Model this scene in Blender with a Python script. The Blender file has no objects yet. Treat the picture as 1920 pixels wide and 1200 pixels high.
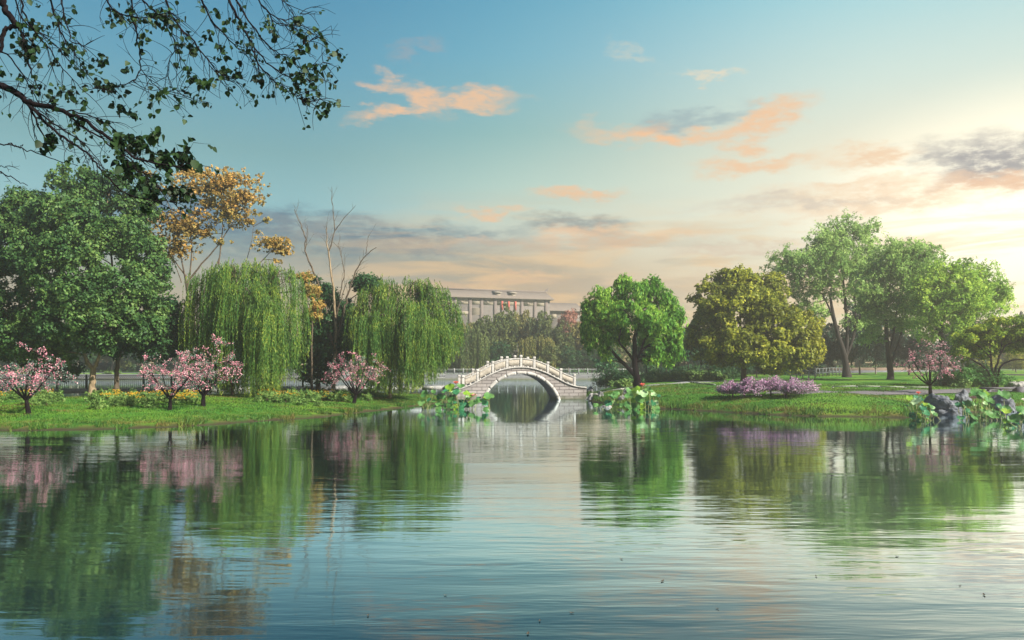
import bpy, bmesh, math
import numpy as np
from mathutils import Vector, noise as mnoise

# ------------------------------------------------------------------ camera, sky, sun, exposure
SC = bpy.context.scene
CAMH, FPX, HORI = 3.08, 1500.0, 680.0            # metres, focal length in photo pixels, horizon row
cd = bpy.data.cameras.new("camera")
cam = bpy.data.objects.new("camera", cd); SC.collection.objects.link(cam)
cam.location = (0, 0, CAMH); cam.rotation_euler = (math.radians(90), 0, 0)
cd.sensor_width = 36; cd.lens = 36 * FPX / 1920; cd.shift_y = (HORI - 600) / 1920
cd.clip_start = .1; cd.clip_end = 3000
SC.camera = cam
SC.view_settings.view_transform = 'Standard'; SC.view_settings.look = 'None'
SC.view_settings.gamma = 1; SC.view_settings.use_curve_mapping = False
EXPO = 1.65
SC.view_settings.exposure = EXPO
SC.cycles.volume_bounces = 0; SC.cycles.max_bounces = 6; SC.cycles.diffuse_bounces = 2
SC.cycles.glossy_bounces = 3; SC.cycles.transmission_bounces = 2; SC.cycles.volume_step_rate = 8

SUN_EL, SUN_AZ = 34.0, 124.0                      # azimuth clockwise from the view direction (+Y)
sl = bpy.data.lights.new("sun", 'SUN'); sl.energy = 5.0; sl.angle = math.radians(.5); sl.color = (1, .93, .80)
sun = bpy.data.objects.new("sun", sl); SC.collection.objects.link(sun)
_e, _a = math.radians(SUN_EL), math.radians(SUN_AZ)
sdir = Vector((math.sin(_a) * math.cos(_e), math.cos(_a) * math.cos(_e), math.sin(_e)))
sun.rotation_euler = sdir.to_track_quat('Z', 'Y').to_euler()
sun.location = (40, -30, 60)

def lin(r, g, b, k=1.0):
    f = lambda c: (c / 255 / 12.92) if c / 255 <= .04045 else ((c / 255 + .055) / 1.055) ** 2.4
    return (f(r) * k, f(g) * k, f(b) * k, 1)

class NT:
    """small helper round a node tree"""
    def __init__(s, tree): s.t = tree; s.n = tree.nodes; s.l = tree.links
    def node(s, kind, **kw):
        n = s.n.new(kind)
        for k, v in kw.items(): setattr(n, k, v)
        return n
    def set(s, sock, v):
        if hasattr(v, 'is_output'): s.l.new(v, sock)
        else: sock.default_value = v
    def math(s, op, a, b=0.0, c=None, clamp=False):
        n = s.node('ShaderNodeMath', operation=op, use_clamp=clamp)
        s.set(n.inputs[0], a); s.set(n.inputs[1], b)
        if c is not None: s.set(n.inputs[2], c)
        return n.outputs[0]
    def ramp(s, fac, stops, interp='LINEAR'):
        n = s.node('ShaderNodeValToRGB'); cr = n.color_ramp; cr.interpolation = interp
        while len(cr.elements) < len(stops): cr.elements.new(.5)
        for e, (p, c) in zip(cr.elements, stops): e.position = p; e.color = c
        s.set(n.inputs[0], fac); return n.outputs[0]
    def mix(s, f, a, b, mode='MIX'):
        n = s.node('ShaderNodeMix', data_type='RGBA', blend_type=mode)
        s.set(n.inputs[0], f); s.set(n.inputs[6], a); s.set(n.inputs[7], b); return n.outputs[2]
    def noise(s, vec, scale, detail=3, rough=.5, dist=0.0):
        n = s.node('ShaderNodeTexNoise'); s.l.new(vec, n.inputs['Vector'])
        n.inputs['Scale'].default_value = scale; n.inputs['Detail'].default_value = detail
        n.inputs['Roughness'].default_value = rough; n.inputs['Distortion'].default_value = dist
        return n.outputs['Fac']
    def mapping(s, vec, loc=(0, 0, 0), rot=(0, 0, 0), scale=(1, 1, 1), kind='POINT'):
        n = s.node('ShaderNodeMapping', vector_type=kind); s.l.new(vec, n.inputs[0])
        n.inputs[1].default_value = loc; n.inputs[2].default_value = rot; n.inputs[3].default_value = scale
        return n.outputs[0]
    def smooth(s, v, a, b, lo=0.0, hi=1.0):
        n = s.node('ShaderNodeMapRange', interpolation_type='SMOOTHSTEP'); s.set(n.inputs[0], v)
        for i, x in enumerate((a, b, lo, hi)): n.inputs[i + 1].default_value = x
        return n.outputs[0]

def build_world():
    w = bpy.data.worlds.new("World"); SC.world = w; w.use_nodes = True
    g = NT(w.node_tree); g.n.clear()
    STR = .12; K = 1 / STR / 2 ** EXPO
    d = g.node('ShaderNodeTexCoord').outputs['Generated']
    nm = g.node('ShaderNodeVectorMath', operation='NORMALIZE'); g.l.new(d, nm.inputs[0])
    sp = g.node('ShaderNodeSeparateXYZ'); g.l.new(nm.outputs[0], sp.inputs[0])
    X, Y, Z = sp.outputs
    az = g.math('MULTIPLY', g.math('ARCTAN2', X, Y), 57.29578)
    el = g.math('MULTIPLY', g.math('ARCSINE', Z), 57.29578)
    ela = g.math('ABSOLUTE', el)
    f = g.math('DIVIDE', ela, 60.0, clamp=True)
    S = lambda L: [(e / 60.0, lin(*c)) for e, c in L]
    rl = g.ramp(f, S([(0, (206, 172, 130)), (4.6, (190, 172, 140)), (6.8, (160, 170, 155)), (10.6, (142, 192, 196)),
                      (14.2, (122, 172, 174)), (19.5, (90, 158, 182)), (24.4, (66, 142, 176)), (40, (48, 116, 172)), (60, (44, 100, 162))]))
    rc = g.ramp(f, S([(0, (244, 190, 126)), (5.2, (232, 182, 124)), (6.9, (210, 184, 144)), (9, (214, 218, 196)),
                      (12.4, (182, 212, 198)), (16, (140, 188, 184)), (21, (108, 176, 196)), (25, (86, 162, 190)), (42, (66, 132, 182)), (60, (54, 110, 168))]))
    rr = g.ramp(f, S([(0, (255, 236, 190)), (6, (255, 246, 214)), (10.6, (255, 252, 226)), (14, (246, 240, 212)),
                      (18, (214, 232, 220)), (24.4, (152, 212, 222)), (42, (100, 166, 202)), (60, (66, 124, 176))]))
    back = g.smooth(g.math('ABSOLUTE', az), 70, 150, 1, 0)
    fc = g.math('MULTIPLY', g.smooth(az, -16, 2), back)
    fr = g.math('MULTIPLY', g.smooth(az, -4, 27), back)
    col = g.mix(fr, g.mix(fc, rl, rc), rr)
    # clouds, each a soft ragged patch in azimuth / elevation
    cv = g.node('ShaderNodeCombineXYZ'); g.l.new(az, cv.inputs[0]); g.l.new(el, cv.inputs[1])
    nz = g.node('ShaderNodeTexNoise'); g.l.new(g.mapping(cv.outputs[0], scale=(.30, .75, 1)), nz.inputs['Vector'])
    nz.inputs['Scale'].default_value = .8; nz.inputs['Detail'].default_value = 6; nz.inputs['Roughness'].default_value = .62
    wv = g.node('ShaderNodeVectorMath', operation='MULTIPLY_ADD'); g.l.new(nz.outputs['Color'], wv.inputs[0])
    wv.inputs[1].default_value = (9, 4.2, 0); g.l.new(cv.outputs[0], wv.inputs[2])
    wsub = g.node('ShaderNodeVectorMath', operation='SUBTRACT'); g.l.new(wv.outputs[0], wsub.inputs[0]); wsub.inputs[1].default_value = (4.5, 2.1, 0)
    warped = wsub.outputs[0]
    fine = g.noise(g.mapping(cv.outputs[0], scale=(.7, 2.0, 1)), 1.1, 6, .68)
    fine = g.smooth(fine, .30, .56, .35, 1.0)
    PE, PY, SL, GR, TN = (252, 198, 145), (255, 226, 184), (84, 116, 132), (160, 160, 148), (190, 170, 140)
    clouds = [(660, 455, 330, 32, -3, SL, 1.0), (480, 425, 260, 24, -3, SL, .9), (330, 395, 190, 34, 0, (72, 110, 134), 1.0), (760, 500, 330, 34, 3, (146, 148, 134), .8),
              (560, 500, 240, 22, 0, (190, 175, 150), .6), (960, 505, 230, 22, 0, TN, .7), (1085, 425, 115, 22, 0, (140, 145, 140), .85),
              (960, 532, 200, 12, 0, (240, 190, 140), .8), (1860, 302, 120, 48, 8, (150, 146, 148), .95), (1895, 345, 110, 18, 8, (240, 186, 146), .9), (1800, 330, 60, 14, 0, (226, 190, 160), .6),
              (745, 210, 85, 15, -10, PE, .9), (735, 150, 40, 12, 0, PE, .6), (875, 178, 105, 19, 6, PE, .85), (790, 180, 50, 30, 30, PE, .8),
              (1235, 256, 155, 19, 4, PE, 1.0), (1430, 228, 98, 28, -20, PE, .9), (1300, 225, 120, 18, -6, (150, 172, 176), .7),
              (1415, 306, 115, 19, 0, PE, .8), (1320, 152, 55, 9, 2, PY, .6), (1190, 105, 50, 9, 20, PY, .28), (1075, 366, 85, 10, 0, PE, .85),
              (930, 398, 80, 10, 0, PE, .75), (1150, 446, 190, 20, -2, PE, .75), (900, 455, 150, 10, 0, (225, 190, 155), .6), (1640, 298, 85, 18, 0, (250, 206, 160), .8), (1600, 345, 90, 10, 0, PE, .5),
              (1650, 375, 260, 32, 0, (255, 214, 170), .75), (1480, 385, 180, 12, 0, (210, 200, 185), .6), (1380, 465, 120, 12, 0, (226, 200, 172), .7),
              (1250, 525, 160, 22, 0, (235, 200, 160), .5), (780, 92, 70, 12, -15, (160, 165, 170), .5)]
    # the bright patch where the sky glows at the right
    gm = g.mapping(cv.outputs[0], loc=(34, 8.2, 0), scale=(13, 7.5, 1), kind='TEXTURE')
    gl = g.node('ShaderNodeVectorMath', operation='LENGTH'); g.l.new(gm, gl.inputs[0])
    col = g.mix(g.math('MULTIPLY', g.smooth(gl.outputs['Value'], .1, 1.35, 1, 0), .95), col, (1.75, 1.58, 1.20, 1))
    for px, py, w_, h_, rot, c, st in clouds:
        a0 = math.degrees(math.atan((px - 960) / FPX)); e0 = math.degrees(math.atan((HORI - py) / FPX * math.cos(math.radians(a0))))
        m = g.mapping(warped, loc=(a0, e0, 0), rot=(0, 0, math.radians(-rot)), scale=(w_ / 26.2, h_ / 26.2, 1), kind='TEXTURE')
        ln = g.node('ShaderNodeVectorMath', operation='LENGTH'); g.l.new(m, ln.inputs[0])
        k = g.math('MULTIPLY', g.math('MULTIPLY', g.smooth(ln.outputs['Value'], .25, 1.3, 1, 0), fine), st)
        col = g.mix(k, col, lin(*c))
    # thin broken streaks low in the sky
    st1 = g.noise(g.mapping(cv.outputs[0], scale=(.075, .62, 1), rot=(0, 0, .03)), 1.0, 6, .62, .6); st2 = g.noise(g.mapping(cv.outputs[0], loc=(40, 9, 0), scale=(.06, .5, 1), rot=(0, 0, .04)), 1.0, 5, .6, .5)
    lowb = g.math('MULTIPLY', g.smooth(el, 13, 5), g.smooth(az, -22, -4))
    col = g.mix(g.math('MULTIPLY', g.math('MULTIPLY', g.smooth(st1, .46, .60), lowb), .7), col, lin(252, 204, 140))
    col = g.mix(g.math('MULTIPLY', g.math('MULTIPLY', g.math('MULTIPLY', g.smooth(st2, .47, .60), lowb), g.smooth(az, 22, 6)), .6), col, lin(172, 158, 136))
    sky = g.node('ShaderNodeTexSky', sky_type='NISHITA', sun_disc=False)
    sky.sun_elevation = math.radians(SUN_EL); sky.sun_rotation = math.radians(SUN_AZ)
    scaled = g.node('ShaderNodeVectorMath', operation='SCALE'); g.l.new(col, scaled.inputs[0]); scaled.inputs[3].default_value = K
    out = g.mix(.96, sky.outputs[0], scaled.outputs[0])
    bg = g.node('ShaderNodeBackground'); g.l.new(out, bg.inputs[0]); bg.inputs[1].default_value = STR
    o = g.node('ShaderNodeOutputWorld'); g.l.new(bg.outputs[0], o.inputs[0])
    w.cycles.sampling_method = 'MANUAL'; w.cycles.sample_map_resolution = 512
build_world()

# ------------------------------------------------------------------ materials
def new_mat(name):
    m = bpy.data.materials.new(name); m.use_nodes = True
    g = NT(m.node_tree); b = g.n['Principled BSDF']; return m, g, b

def surf(name, c1, c2, scale=4, rough=.75, bump=.0, bscale=20, detail=4, coord='Object', vscale=(1, 1, 1)):
    m, g, b = new_mat(name)
    co = g.mapping(g.node('ShaderNodeTexCoord').outputs[coord], scale=vscale)
    n = g.noise(co, scale, detail, .6)
    g.l.new(g.ramp(n, [(.3, (*c1, 1)), (.7, (*c2, 1))]), b.inputs['Base Color'])
    b.inputs['Roughness'].default_value = rough; b.inputs['Specular IOR Level'].default_value = .3
    if bump:
        bn = g.node('ShaderNodeBump'); bn.inputs['Strength'].default_value = bump; bn.inputs['Distance'].default_value = .05
        g.l.new(g.noise(co, bscale, 5, .65), bn.inputs['Height']); g.l.new(bn.outputs[0], b.inputs['Normal'])
    return m

def leafmat(name, cols, scale=.35, trans=.35, rough=.55, xg=None, patch=None):
    """foliage: three leaf colours mixed leaf by leaf and clump by clump, part of the light passes through"""
    m, g, b = new_mat(name)
    co = g.node('ShaderNodeTexCoord').outputs['Object']
    r = g.node('ShaderNodeNewGeometry').outputs['Random Per Island']
    v = g.math('ADD', g.math('MULTIPLY', r, .55), g.math('MULTIPLY', g.smooth(g.noise(co, scale, 2, .5), .3, .7), .45))
    c = g.ramp(v, [(0.05, (*cols[0], 1)), (.5, (*cols[1], 1)), (.95, (*cols[2], 1))])
    if xg:                                          # a second leaf colour on one side of the crown
        x0, x1, c2 = xg
        sx = g.node('ShaderNodeSeparateXYZ'); g.l.new(co, sx.inputs[0])
        k = g.math('ADD', g.smooth(sx.outputs[0], x0, x1), g.math('MULTIPLY', g.math('SUBTRACT', r, .5), .5), clamp=True)
        c = g.mix(k, c, (*c2, 1))
    if patch:                                       # irregular patches of another colour
        c = g.mix(g.math('ADD', g.smooth(g.noise(g.mapping(co, scale=(.6, 1.4, 1)), patch[0], 4, .6), .48, .66, 0, .75), g.math('MULTIPLY', g.math('SUBTRACT', r, .5), .3), clamp=True), c, (*patch[1], 1))
    g.l.new(c, b.inputs['Base Color']); b.inputs['Roughness'].default_value = rough
    b.inputs['Specular IOR Level'].default_value = .2
    t = g.node('ShaderNodeBsdfTranslucent'); g.l.new(c, t.inputs[0])
    mx = g.node('ShaderNodeMixShader'); mx.inputs[0].default_value = trans
    g.l.new(b.outputs[0], mx.inputs[1]); g.l.new(t.outputs[0], mx.inputs[2])
    g.l.new(mx.outputs[0], g.n['Material Output'].inputs[0])
    return m

MT = {}
def M(name): return MT[name]
MT['bark_dark'] = surf('bark_dark', (.008, .007, .006), (.030, .024, .020), 9, .9, .5, 30, vscale=(1, 1, .25))
MT['bark_brown'] = surf('bark_brown', (.03, .022, .015), (.10, .075, .05), 8, .9, .6, 26, vscale=(1, 1, .25))
MT['bark_grey'] = surf('bark_grey', (.08, .07, .06), (.22, .19, .16), 8, .9, .6, 26, vscale=(1, 1, .25))
MT['bark_pale'] = surf('bark_pale', (.07, .05, .03), (.24, .18, .11), 7, .85, .3, 26, vscale=(1, 1, .3))
MT['bark_black'] = surf('bark_black', (.004, .003, .004), (.012, .009, .010), 9, .9, .3, 30)
MT['bark_black'].node_tree.nodes['Principled BSDF'].inputs['Specular IOR Level'].default_value = 0
MT['leaf_camphor'] = leafmat('leaf_camphor', [(.014, .046, .014), (.048, .115, .028), (.14, .22, .055)], .5)
MT['leaf_dark'] = leafmat('leaf_dark', [(.010, .038, .014), (.022, .070, .022), (.05, .12, .03)], .5)
MT['leaf_conifer'] = leafmat('leaf_conifer', [(.008, .028, .015), (.016, .052, .026), (.035, .08, .035)], .5, .2)
MT['leaf_orange'] = leafmat('leaf_orange', [(.12, .13, .035), (.30, .22, .06), (.50, .27, .07)], .35, .4)
MT['leaf_willow'] = leafmat('leaf_willow', [(.022, .062, .010), (.075, .145, .020), (.24, .28, .035)], .6, .4)
MT['leaf_bright'] = leafmat('leaf_bright', [(.030, .11, .016), (.11, .29, .035), (.40, .56, .09)], .5, .5)
MT['leaf_olive'] = leafmat('leaf_olive', [(.070, .080, .012), (.16, .20, .022), (.42, .42, .04)], .5, .45, xg=(4.0, 12.0, (.38, .35, .03)))
MT['leaf_feather'] = leafmat('leaf_feather', [(.075, .16, .035), (.21, .36, .085), (.46, .60, .20)], .35, .55)
MT['leaf_feather2'] = leafmat('leaf_feather2', [(.080, .17, .025), (.23, .40, .055), (.52, .65, .10)], .35, .55)
MT['leaf_yellow'] = leafmat('leaf_yellow', [(.035, .09, .012), (.15, .25, .02), (.46, .50, .04)], .9, .45)
MT['leaf_young'] = leafmat('leaf_young', [(.020, .065, .035), (.040, .12, .05), (.085, .20, .07)], .5, .35)
MT['leaf_forest'] = leafmat('leaf_forest', [(.040, .062, .018), (.085, .115, .03), (.16, .18, .045)], .2, .3)
MT['leaf_forest2'] = leafmat('leaf_forest2', [(.10, .10, .025), (.17, .16, .04), (.26, .22, .06)], .2, .3)
MT['leaf_red'] = leafmat('leaf_red', [(.16, .075, .055), (.30, .12, .09), (.40, .20, .14)], .3, .3)
MT['leaf_salmon'] = leafmat('leaf_salmon', [(.30, .16, .09), (.46, .25, .15), (.55, .34, .22)], .3, .3)
MT['leaf_gold'] = leafmat('leaf_gold', [(.12, .16, .02), (.30, .32, .03), (.50, .46, .05)], .3, .4)
MT['blossom'] = leafmat('blossom', [(.30, .08, .13), (.52, .20, .26), (.68, .42, .46)], 1.6, .3, .6)
MT['blossom_lilac'] = leafmat('blossom_lilac', [(.22, .09, .20), (.42, .22, .36), (.56, .42, .54)], 1.2, .3, .6)
MT['leaf_grey'] = leafmat('leaf_grey', [(.05, .09, .07), (.11, .17, .13), (.20, .26, .22)], 1, .3)
MT['leaf_shrub'] = leafmat('leaf_shrub', [(.020, .075, .018), (.045, .15, .03), (.11, .27, .05)], 1.2, .3)
MT['leaf_bed'] = leafmat('leaf_bed', [(.05, .12, .03), (.12, .22, .05), (.26, .34, .10)], 1.2, .3)
MT['marigold'] = leafmat('marigold', [(.40, .14, .01), (.62, .38, .02), (.68, .56, .08)], 2, .2, .7)
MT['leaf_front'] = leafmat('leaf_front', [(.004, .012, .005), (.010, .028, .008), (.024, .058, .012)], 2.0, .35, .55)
MT['lotus_leaf'] = leafmat('lotus_leaf', [(.025, .095, .028), (.06, .165, .042), (.15, .26, .085)], 1.8, .3, .5)
MT['lotus_leaf_dark'] = leafmat('lotus_leaf_dark', [(.01, .07, .035), (.02, .11, .05), (.04, .17, .06)], 1.8, .2, .5)
MT['lotus_leaf_pale'] = leafmat('lotus_leaf_pale', [(.12, .24, .09), (.24, .38, .18), (.40, .50, .30)], 1.8, .3, .5)
MT['lotus_leaf_yellow'] = leafmat('lotus_leaf_yellow', [(.08, .20, .015), (.18, .32, .03), (.30, .40, .06)], 1.8, .4, .5)
MT['stalk'] = surf('stalk', (.10, .14, .05), (.22, .20, .09), 6, .7)
MT['petal_pink'] = leafmat('petal_pink', [(.85, .35, .35), (.90, .55, .52), (.92, .75, .70)], 5, .35, .5)
MT['petal_red'] = leafmat('petal_red', [(.70, .10, .08), (.85, .18, .14), (.85, .35, .28)], 5, .35, .5)
MT['petal_white'] = leafmat('petal_white', [(.75, .65, .55), (.85, .80, .72), (.90, .88, .84)], 5, .35, .5)
MT['rock'] = surf('rock', (.05, .055, .055), (.17, .165, .165), 2.2, .85, .9, 5, vscale=(1, 1, 2.5))
MT['rock_dark'] = surf('rock_dark', (.035, .04, .05), (.13, .14, .16), 2.5, .8, .9, 5, vscale=(1, 1, 2.5))
MT['rock_pale'] = surf('rock_pale', (.12, .115, .115), (.27, .26, .25), 3, .85, .8, 6)
MT['rail_metal'] = surf('rail_metal', (.05, .065, .065), (.09, .11, .11), 5, .5)
MT['kerb'] = surf('kerb', (.14, .145, .15), (.25, .25, .25), 6, .8, .2)
MT['concrete'] = surf('concrete', (.08, .085, .095), (.14, .145, .16), 1.2, .85, .3)
MT['asphalt'] = surf('asphalt', (.08, .072, .078), (.12, .108, .115), 2, .9, .2, 40)
MT['path_pale'] = surf('path_pale', (.14, .145, .14), (.22, .225, .22), 3, .9, .2, 40)
MT['dark_stone'] = surf('dark_stone', (.035, .032, .04), (.09, .085, .10), 5, .7, .5, 16)
MT['white_paint'] = surf('white_paint', (.60, .62, .66), (.75, .77, .8), 5, .6)

def stone_mat(name, c1, c2, mortar, bw, bh, ms=.012, axes='xz'):
    m, g, b = new_mat(name)
    co = g.node('ShaderNodeTexCoord').outputs['Object']
    sp = g.node('ShaderNodeSeparateXYZ'); g.l.new(co, sp.inputs[0])
    cb = g.node('ShaderNodeCombineXYZ')
    g.l.new(sp.outputs[0 if axes[0] == 'x' else 1], cb.inputs[0]); g.l.new(sp.outputs[2], cb.inputs[1])
    br = g.node('ShaderNodeTexBrick'); g.l.new(cb.outputs[0], br.inputs['Vector'])
    br.inputs['Scale'].default_value = 1; br.inputs['Brick Width'].default_value = bw; br.inputs['Row Height'].default_value = bh
    br.inputs['Mortar Size'].default_value = ms; br.inputs['Mortar Smooth'].default_value = .2
    br.inputs['Color1'].default_value = (*c1, 1); br.inputs['Color2'].default_value = (*c2, 1); br.inputs['Mortar'].default_value = (*mortar, 1)
    st = g.noise(g.mapping(co, scale=(1, 1, .5)), 1.6, 5, .7)
    gr = g.noise(co, 30, 4, .6)
    c = g.mix(g.smooth(st, .45, .75, 0, .55), br.outputs['Color'], (c1[0] * .55, c1[1] * .52, c1[2] * .46, 1))
    c = g.mix(g.smooth(gr, .4, .7, 0, .25), c, (c1[0] * .7, c1[1] * .7, c1[2] * .7, 1))
    tide = g.math('ADD', sp.outputs[2], g.math('MULTIPLY', st, -.9))          # algae and water marks just above the lake
    c = g.mix(g.smooth(tide, -.42, .05, .85, 0), c, (.05, .055, .03, 1))
    g.l.new(c, b.inputs['Base Color']); b.inputs['Roughness'].default_value = .8; b.inputs['Specular IOR Level'].default_value = .3
    bn = g.node('ShaderNodeBump'); bn.inputs['Strength'].default_value = .5; bn.inputs['Distance'].default_value = .02
    g.l.new(g.math('ADD', g.math('MULTIPLY', br.outputs['Fac'], -1.0), g.math('MULTIPLY', gr, .5)), bn.inputs['Height']); g.l.new(bn.outputs[0], b.inputs['Normal'])
    return m
MT['bridge_stone'] = stone_mat('bridge_stone', (.215, .195, .19), (.16, .145, .142), (.03, .026, .026), .82, .27, .026)
MT['bridge_light'] = surf('bridge_light', (.22, .21, .20), (.36, .345, .33), 3, .75, .25, 30)
MT['bridge_panel'] = surf('bridge_panel', (.21, .185, .155), (.31, .28, .24), 5, .8, .35, 40)
MT['bridge_soffit'] = stone_mat('bridge_soffit', (.20, .19, .22), (.16, .15, .18), (.08, .08, .09), .8, .3, .012, 'yz')

def grass_mat():
    m, g, b = new_mat('grass_ground')
    co = g.node('ShaderNodeTexCoord').outputs['Object']
    big = g.noise(co, .12, 3, .5); mid = g.noise(co, .9, 4, .6); fn = g.noise(g.mapping(co, scale=(1, .6, 1)), 9, 5, .7)
    c = g.ramp(mid, [(.3, (.022, .08, .010, 1)), (.52, (.045, .145, .015, 1)), (.75, (.10, .20, .020, 1))])
    c = g.mix(g.smooth(big, .42, .62, 0, .6), c, (.14, .23, .018, 1))
    c = g.mix(g.smooth(fn, .45, .75, 0, .5), c, (.025, .07, .012, 1))
    # worn, brownish turf low on the bank and mud at the waterline
    sp = g.node('ShaderNodeSeparateXYZ'); g.l.new(co, sp.inputs[0])
    low = g.math('MULTIPLY', g.smooth(sp.outputs[2], .12, .42, 1, 0), g.smooth(mid, .42, .6))
    c = g.mix(g.math('MULTIPLY', low, .7), c, (.13, .085, .03, 1))
    c = g.mix(g.smooth(g.math('ADD', sp.outputs[2], g.math('MULTIPLY', mid, -.14)), -.06, .10, 1, 0), c, (.040, .034, .018, 1))
    g.l.new(c, b.inputs['Base Color']); b.inputs['Roughness'].default_value = .95; b.inputs['Specular IOR Level'].default_value = .1
    bn = g.node('ShaderNodeBump'); bn.inputs['Strength'].default_value = .9; bn.inputs['Distance'].default_value = .12
    g.l.new(fn, bn.inputs['Height']); g.l.new(bn.outputs[0], b.inputs['Normal'])
    return m
MT['grass_ground'] = grass_mat()

def water_mat():
    m, g, b = new_mat('lake_water'); g.n.remove(b)
    co = g.node('ShaderNodeTexCoord').outputs['Object']
    n1 = g.noise(g.mapping(co, scale=(.45, 2.1, 1), rot=(0, 0, .05)), 1.0, 3, .55, .4)
    n2 = g.noise(g.mapping(co, scale=(.10, .55, 1), rot=(0, 0, -.06)), 1.0, 2, .5, .5)
    n3 = g.noise(g.mapping(co, scale=(.9, 5.5, 1), rot=(0, 0, .02)), 1.0, 2, .5, .3)
    calm = g.smooth(g.noise(g.mapping(co, scale=(.6, 1.2, 1)), .08, 3, .55), .36, .64, .22, 1.5)
    h = g.math('ADD', g.math('ADD', g.math('MULTIPLY', n1, .010), g.math('MULTIPLY', n3, .0030)), g.math('MULTIPLY', n2, .018))
    sy = g.node('ShaderNodeSeparateXYZ'); g.l.new(co, sy.inputs[0])          # sheltered, calmer water near the far banks
    h = g.math('MULTIPLY', g.math('MULTIPLY', h, calm), g.smooth(sy.outputs[1], 30, 52, 1.0, .22))
    bn = g.node('ShaderNodeBump'); bn.inputs['Strength'].default_value = 1; bn.inputs['Distance'].default_value = 1.0
    g.l.new(h, bn.inputs['Height'])
    fr = g.node('ShaderNodeFresnel'); fr.inputs['IOR'].default_value = 1.42; g.l.new(bn.outputs[0], fr.inputs['Normal'])
    gl = g.node('ShaderNodeBsdfGlossy'); gl.inputs['Color'].default_value = (.83, .96, 1.0, 1); gl.inputs['Roughness'].default_value = .045; g.l.new(bn.outputs[0], gl.inputs['Normal'])
    df = g.node('ShaderNodeBsdfDiffuse'); df.inputs['Color'].default_value = (.0028, .013, .019, 1)
    mx = g.node('ShaderNodeMixShader'); g.l.new(g.smooth(fr.outputs[0], .125, .33, .12, .98), mx.inputs[0])
    g.l.new(df.outputs[0], mx.inputs[1]); g.l.new(gl.outputs[0], mx.inputs[2]); g.l.new(mx.outputs[0], g.n['Material Output'].inputs[0])
    return m
MT['lake_water'] = water_mat()

# ------------------------------------------------------------------ mesh helpers
class MB:
    """collects vertices and faces, then links them as ONE mesh object"""
    def __init__(s): s.v = []; s.f = []; s.n = 0
    def add(s, V, F):
        V = np.asarray(V, float).reshape(-1, 3); F = np.asarray(F, int)
        s.v.append(V); s.f.append(F + s.n); s.n += len(V); return s
    def box(s, x0, y0, z0, x1, y1, z1):
        V = [(x0, y0, z0), (x1, y0, z0), (x1, y1, z0), (x0, y1, z0), (x0, y0, z1), (x1, y0, z1), (x1, y1, z1), (x0, y1, z1)]
        return s.add(V, [(0, 3, 2, 1), (4, 5, 6, 7), (0, 1, 5, 4), (1, 2, 6, 5), (2, 3, 7, 6), (3, 0, 4, 7)])
    def bar(s, a, b, w, h):
        """a box beam from a to b, w wide and h high"""
        a, b = np.array(a, float), np.array(b, float); d = b - a; d /= np.linalg.norm(d) + 1e-9
        up = np.array((0, 0, 1.)) if abs(d[2]) < .9 else np.array((0, 1., 0)); r = np.cross(d, up); r /= np.linalg.norm(r); u = np.cross(r, d)
        V = [p + r * sx * w / 2 + u * sy * h / 2 for p in (a, b) for sx, sy in ((-1, -1), (1, -1), (1, 1), (-1, 1))]
        return s.add(V, [(0, 3, 2, 1), (4, 5, 6, 7), (0, 1, 5, 4), (1, 2, 6, 5), (2, 3, 7, 6), (3, 0, 4, 7)])
    def tube(s, pts, rad, k=6):
        P_ = np.asarray(pts, float); R = np.asarray(rad, float); n = len(P_)
        T = np.gradient(P_, axis=0); T /= np.linalg.norm(T, axis=1)[:, None] + 1e-9
        ref = np.array((0, 1., 0)) if abs(T[0][1]) < .8 else np.array((1., 0, 0))
        A = np.cross(T, ref); A /= np.linalg.norm(A, axis=1)[:, None] + 1e-9; B = np.cross(T, A)
        th = np.arange(k) * 2 * math.pi / k
        V = P_[:, None] + R[:, None, None] * (A[:, None] * np.cos(th)[None, :, None] + B[:, None] * np.sin(th)[None, :, None])
        i = np.arange(n - 1)[:, None] * k; j = np.arange(k)[None]; j2 = (j + 1) % k
        F = np.stack([i + j, i + j2, i + k + j2, i + k + j], -1).reshape(-1, 4)
        return s.add(V.reshape(-1, 3), F)
    def extrude(s, prof, y0, y1):
        """prism: closed XZ profile between y0 and y1 (convex caps not needed: caps are left to the caller)"""
        n = len(prof); V = [(x, y0, z) for x, z in prof] + [(x, y1, z) for x, z in prof]
        return s.add(V, [(i, (i + 1) % n, n + (i + 1) % n, n + i) for i in range(n)])
    def build(s, name, mat, parent=None, base=(0, 0, 0), smooth=False):
        V = np.concatenate(s.v) - np.array(base); me = bpy.data.meshes.new(name)
        L = np.concatenate([f.reshape(-1) for f in s.f]); tot = np.concatenate([np.full(len(f), f.shape[1]) for f in s.f])
        me.vertices.add(len(V)); me.vertices.foreach_set('co', V.astype(np.float32).reshape(-1))
        me.loops.add(len(L)); me.loops.foreach_set('vertex_index', L.astype(np.int32))
        me.polygons.add(len(tot)); st = np.concatenate([[0], np.cumsum(tot)[:-1]])
        me.polygons.foreach_set('loop_start', st.astype(np.int32)); me.polygons.foreach_set('loop_total', tot.astype(np.int32))
        if smooth: me.polygons.foreach_set('use_smooth', np.ones(len(tot), bool))
        me.update(calc_edges=True); me.materials.append(mat)
        o = bpy.data.objects.new(name, me); SC.collection.objects.link(o)
        if parent is not None: o.parent = parent
        elif any(base): o.location = base
        return o

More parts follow.
